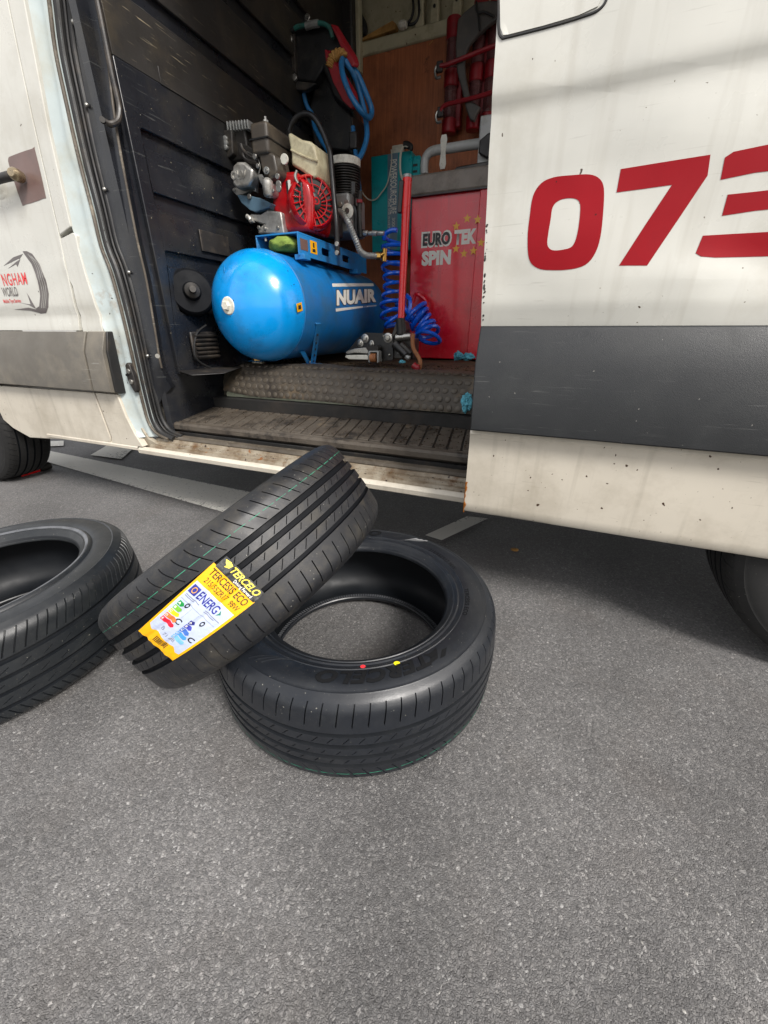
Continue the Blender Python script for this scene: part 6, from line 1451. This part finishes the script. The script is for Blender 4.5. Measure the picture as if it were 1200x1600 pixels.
# ================================================================== COILED HOSE
def coil(path, rad, turns, r_, seg=14, per=26):
    P_ = smoothpts(path, 12); n = turns * per; out = []; up = None
    L_ = [0]
    for a_, b_ in zip(P_, P_[1:]): L_.append(L_[-1] + (b_ - a_).length)
    def at_(s):
        s *= L_[-1]; 
        for i in range(len(L_) - 1):
            if s <= L_[i + 1]: 
                f = (s - L_[i]) / max(1e-9, L_[i + 1] - L_[i]); return P_[i].lerp(P_[i + 1], f), (P_[i + 1] - P_[i]).normalized()
        return P_[-1], (P_[-1] - P_[-2]).normalized()
    for k in range(n + 1):
        p, t = at_(k / n)
        if up is None: up = t.cross(Vector((.2, -1, .1))).normalized()
        up = (up - t * up.dot(t)).normalized(); s_ = t.cross(up); a_ = 2 * PI * k / per; rr = rad(k / n) if callable(rad) else rad
        out.append(p + (up * math.cos(a_) + s_ * math.sin(a_)) * rr)
    bm = NB(); tube(bm, out, r_, 8); return bm, out
hz = thing('coiled_hose', 'bright blue spiral air hose hanging beside the red jack handle', 'hose', AY(*Z5(220, 1100), 2.2))
bm, pts1 = coil([AY(*Z5(x, y), Y) for x, y, Y in ((225, 690, 2.15), (215, 800, 2.15), (208, 920, 2.14), (205, 1040, 2.13), (205, 1150, 2.12), (225, 1215, 2.12))], lambda t: .046 + .010 * math.sin(t * 9), 9, .0090); obj('hose_coil', bm, M['hoseblue'], hz)
bm, pts2 = coil([AY(*Z5(x, y), Y) for x, y, Y in ((275, 1180, 2.20), (330, 1140, 2.22), (375, 1190, 2.22), (420, 1240, 2.22), (440, 1290, 2.20), (430, 1330, 2.18))], lambda t: .062 + .012 * math.sin(t * 7), 8, .0105); obj('hose_coil', bm, M['hoseblue'], hz)
bm = NB(); tube(bm, [pts1[0]] + [AY(*Z5(x, y), 2.12) for x, y in ((160, 690), (170, 660), (205, 640), (242, 638))], .0105, 8, sm=5); obj('hose_tail', bm, M['hoseblue'], hz)
bm = NB(); tube(bm, [pts1[-1], AY(*Z5(262, 1225), 2.12), pts2[0]], .0115, 8, sm=5); obj('hose_tail', bm, M['hoseblue'], hz)
bm = NB(); tube(bm, [AY(*Z5(x, y), 2.36) for x, y in ((340, 1090), (360, 1040), (400, 1060), (425, 1090), (430, 1130))], .010, 8, sm=6)
tag(obj('hose_loop', bm, M['cabred']), 'short red loop of hose against the crimson cabinet behind the blue coil', 'hose')

# ================================================================== TROLLEY JACK
YJ = 1.86
jk = thing('trolley_jack', 'black steel trolley jack with a long upright red handle', 'jack', AY(*Z5(150, 1440), YJ))
def pr5(name, pts, Y, dy, m, par, bevel=.002):
    bm = NB(); prism(bm, [AY(*Z5(*p), Y) for p in pts], (0, dy, 0)); return obj(name, bm, m, par, bevel=bevel)
fr = pr5('side_frame', [(-85, 1440), (-82, 1410), (-10, 1320), (30, 1285), (50, 1278), (205, 1285), (216, 1300), (218, 1450), (130, 1462), (122, 1400), (60, 1400), (50, 1440)], YJ, .010, M['black'], jk)
pr5('side_frame', [(-60, 1430), (-10, 1320), (30, 1285), (205, 1285), (218, 1300), (330, 1330), (335, 1440), (218, 1440)], YJ + .11, .010, M['black'], jk)
for x_, y_, r_ in ((42, 1315, .020), (12, 1345, .018), (186, 1312, .022), (84, 1350, .013), (140, 1450, .008), (196, 1418, .006), (160, 1300, .006), (84, 1340, .010)):
    q = AY(*Z5(x_, y_), YJ); bm = NB(); lathe(bm, [(0, .012), (r_ * .5, .011), (r_ * .6, .006), (r_, .004), (r_, 0)], q, (0, -1, 0), 20); obj('axle_bolt', bm, M['steel'], fr, bevel=.0008)
bm = NB(); a_, b_ = AY(*Z5(215, 1315), YJ + .01), AY(*Z5(340, 1448), YJ + .01); box2(bm, (a_.x, YJ + .012, b_.z), (b_.x, YJ + .1, a_.z)); blk = obj('pump_block', bm, M['blackplastic'], jk, bevel=.006)
for x0_, y0_, x1_, y1_, r_, m_ in ((236, 1310, 330, 1300, .016, 'steel'), (225, 1345, 300, 1420, .020, 'black'), (265, 1350, 330, 1410, .014, 'muffler'), (250, 1395, 320, 1440, .012, 'zinc'), (262, 1190, 268, 1290, .020, 'muffler')):
    bm = NB(); cyl(bm, AY(*Z5(x0_, y0_), YJ - .012), AY(*Z5(x1_, y1_), YJ - .012), r_, seg=16); obj('pump_piston', bm, M[m_], blk, bevel=.002)
pr5('handle_yoke', [(205, 1300), (240, 1200), (262, 1195), (290, 1215), (300, 1260), (285, 1300), (250, 1250), (222, 1305)], YJ - .015, .06, M['blackplastic'], jk)
# fork with roller, lifting arm
fk = pr5('caster_fork', [(60, 1400), (62, 1392), (122, 1392), (126, 1400), (126, 1465), (116, 1468), (114, 1402), (74, 1402), (72, 1466), (62, 1464)], YJ - .055, .04, M['zinc'], jk)
q0, q1 = AY(*Z5(76, 1435), YJ - .04), AY(*Z5(114, 1435), YJ - .04); bm = NB(); cyl(bm, q0, q1, .020, seg=24); obj('roller', bm, M['rustroll'], fk, bevel=.002)
pr5('fork_bracket', [(48, 1365), (110, 1360), (125, 1372), (122, 1392), (60, 1392), (48, 1378)], YJ - .05, .045, M['muffler'], jk)
pr5('lifting_arm', [(-82, 1400), (-60, 1388), (-20, 1378), (40, 1372), (58, 1385), (60, 1410), (-20, 1405), (-70, 1412)], YJ - .045, .035, M['steel'], jk)
pr5('lifting_arm', [(-86, 1430), (-75, 1420), (58, 1418), (60, 1448), (-60, 1446)], YJ - .045, .035, M['plug'], jk)
# red handle
h0, h1 = AY(*Z5(267, 1190), YJ + .02), AY(*Z5(306, 318), YJ + .10)
bm = NB(); cyl(bm, h0, h0.lerp(h1, .60), .0150, .0165, seg=28, cap=True); cyl(bm, h0.lerp(h1, .60), h1, .0165, .0195, seg=28); hd = obj('jack_handle', bm, M['jackred'], jk, ang=30)
bm = NB(); d_ = (h1 - h0).normalized(); cyl(bm, h1 - d_ * .001, h1 + d_ * .012, .0200, seg=28); obj('handle_cap', bm, M['zinc'], hd, bevel=.002)
q = AY(*Z5(274, 432), YJ + .08); bm = NB(); box(bm, q + Vector((-.006, 0, 0)), (.02, .02, .11), Euler((0, R(3), 0)).to_matrix()); obj('handle_clip', bm, M['black'], hd, bevel=.003)
bm = NB(); tube(bm, [AY(*Z5(x, y), YJ - .05) for x, y in ((345, 1285), (338, 1330), (345, 1380), (368, 1420), (385, 1455), (386, 1490), (375, 1508))], .009, 10, sm=5); lv = obj('release_lever', bm, M['rustroll'], jk)
bm = NB(); tube(bm, [AY(*Z5(x, y), 1.74) for x, y in ((380, 1500), (362, 1496), (342, 1480))], .014, 12, sm=3); obj('lever_grip', bm, M['darkred'], lv)

# ================================================================== PAPER TOWELS
def rag(pts, Y, z3, name, label, seed, sy=.03):
    q = [AY(*Z5(*p), Y) for p in pts]; x0, x1 = min(p.x for p in q), max(p.x for p in q); z0, z1 = min(p.z for p in q), max(p.z for p in q)
    bm = NB(); bmesh.ops.create_icosphere(bm, subdivisions=4, radius=1)
    for v in bm.verts:
        c = v.co.copy(); n_ = noise.noise(c * 1.7 + Vector((seed, 0, 0))) * .5 + abs(noise.noise(c * 3.5 + Vector((0, seed, 0)))) * .5 - .1
        c *= (1 + n_); v.co = Vector(((x0 + x1) / 2 + c.x * (x1 - x0) / 2, Y + c.y * sy, (z0 + z1) / 2 + c.z * (z1 - z0) / 2))
    tag(obj(name, bm, M['bluerag'], None, ang=25), label, 'paper towel')
rag([(596, 1448), (650, 1400)], 2.30, 0, 'paper_towel', 'crumpled blue paper towel at the foot of the crimson cabinet, left one of the pair', 1)
rag([(650, 1450), (722, 1408)], 2.28, 0, 'paper_towel', 'crumpled blue paper towel at the foot of the crimson cabinet, next to the door edge', 5)
rag([(256, 1470), (292, 1452)], 1.80, 0, 'paper_towel', 'tiny scrap of blue paper towel under the trolley jack', 9, .01)
rag([(650, 1660), (705, 1770)], 1.47, 0, 'paper_towel', 'blue paper towel caught on the studded mat beside the sliding door', 13, .02)

# ================================================================== WHEEL BRACE by the front wheel
br = thing('wheel_brace', 'black and red bar lying against the front tyre on the asphalt', 'wheel brace', AZ(30, 742, .0))
q0, q1, q2, q3 = [AZ(x, y, .016) for x, y in ((-40, 756), (32, 742), (61, 733.5), (66, 732))]
bm = NB(); cyl(bm, q0, q1, .011, seg=14); obj('bar', bm, M['black'], br, bevel=.001)
bm = NB(); cyl(bm, q1, q2, .014, seg=14); obj('grip', bm, M['jackred'], br, bevel=.002)
bm = NB(); d_ = (q3 - q2).normalized(); cyl(bm, q2 + Vector((0, 0, .004)), q3 + d_ * .045 + Vector((0, 0, .008)), .020, .024, seg=18); obj('socket', bm, M['muffler'], br, bevel=.002)
# small pale crumb on the road
bm = NB(); bmesh.ops.create_icosphere(bm, subdivisions=2, radius=1)
q = AZ(804, 860, 0)
for v in bm.verts: c = v.co * (1 + .4 * noise.noise(v.co * 2)); v.co = q + Vector((c.x * .016, c.y * .012, .004 + c.z * .005))
tag(obj('leaf_scrap', bm, M['timber']), 'tiny dry yellowish leaf scrap on the asphalt near the sliding door', 'leaf')
a_ = G(665, 842); b_ = G(735, 812); pv = Vector((.0, .075, 0))
road_quad([G(664, 838), G(730, 808), G(762, 812), G(690, 846)], .006)  # sunlight falling under the van, painted as a pale patch

# ================================================================== DIRT ON THE STEP AND FLOOR
V_, F_, MI = [], [], []
rnd = random.Random(21)
def chip3(p, s_):
    k = len(V_); a_ = rnd.random() * 6.28; ca, sa = math.cos(a_), math.sin(a_); sx, sy, sz = s_ * rnd.uniform(.7, 1.4), s_ * rnd.uniform(.5, 1), s_ * rnd.uniform(.3, .6)
    for v in vco:
        q = Vector((v.x * sx, v.y * sy, v.z * sz)); V_.append((p.x + q.x * ca - q.y * sa, p.y + q.x * sa + q.y * ca, p.z + q.z))
    for f in fidx: F_.append([k + i for i in f])
for i in range(900):
    x = rnd.uniform(-1.45, .1); t = rnd.uniform(.08, .97); chip3(Vector((x, ty(t), tz(t, x) + .007)), rnd.uniform(.0008, .0028) * (1.6 if x > -.5 else 1))
for i in range(700): chip3(Vector((rnd.uniform(-1.35, .0), rnd.uniform(1.56, 1.9), .638)), rnd.uniform(.001, .0045))
for i in range(260): chip3(Vector((rnd.uniform(-1.4, -.2), rnd.uniform(1.135, 1.17), .3575 - .005 + rnd.uniform(0, .004))), rnd.uniform(.0008, .002))
me = bpy.data.meshes.new('floor_crumbs'); me.from_pydata(V_, [], F_); me.materials.append(mat('dark_brown_dirt', rgb(52, 42, 31), .9, var=.4, vs=50, spec=.1))
o = bpy.data.objects.new('floor_crumbs', me); link(o, van); o['kind'] = 'stuff'
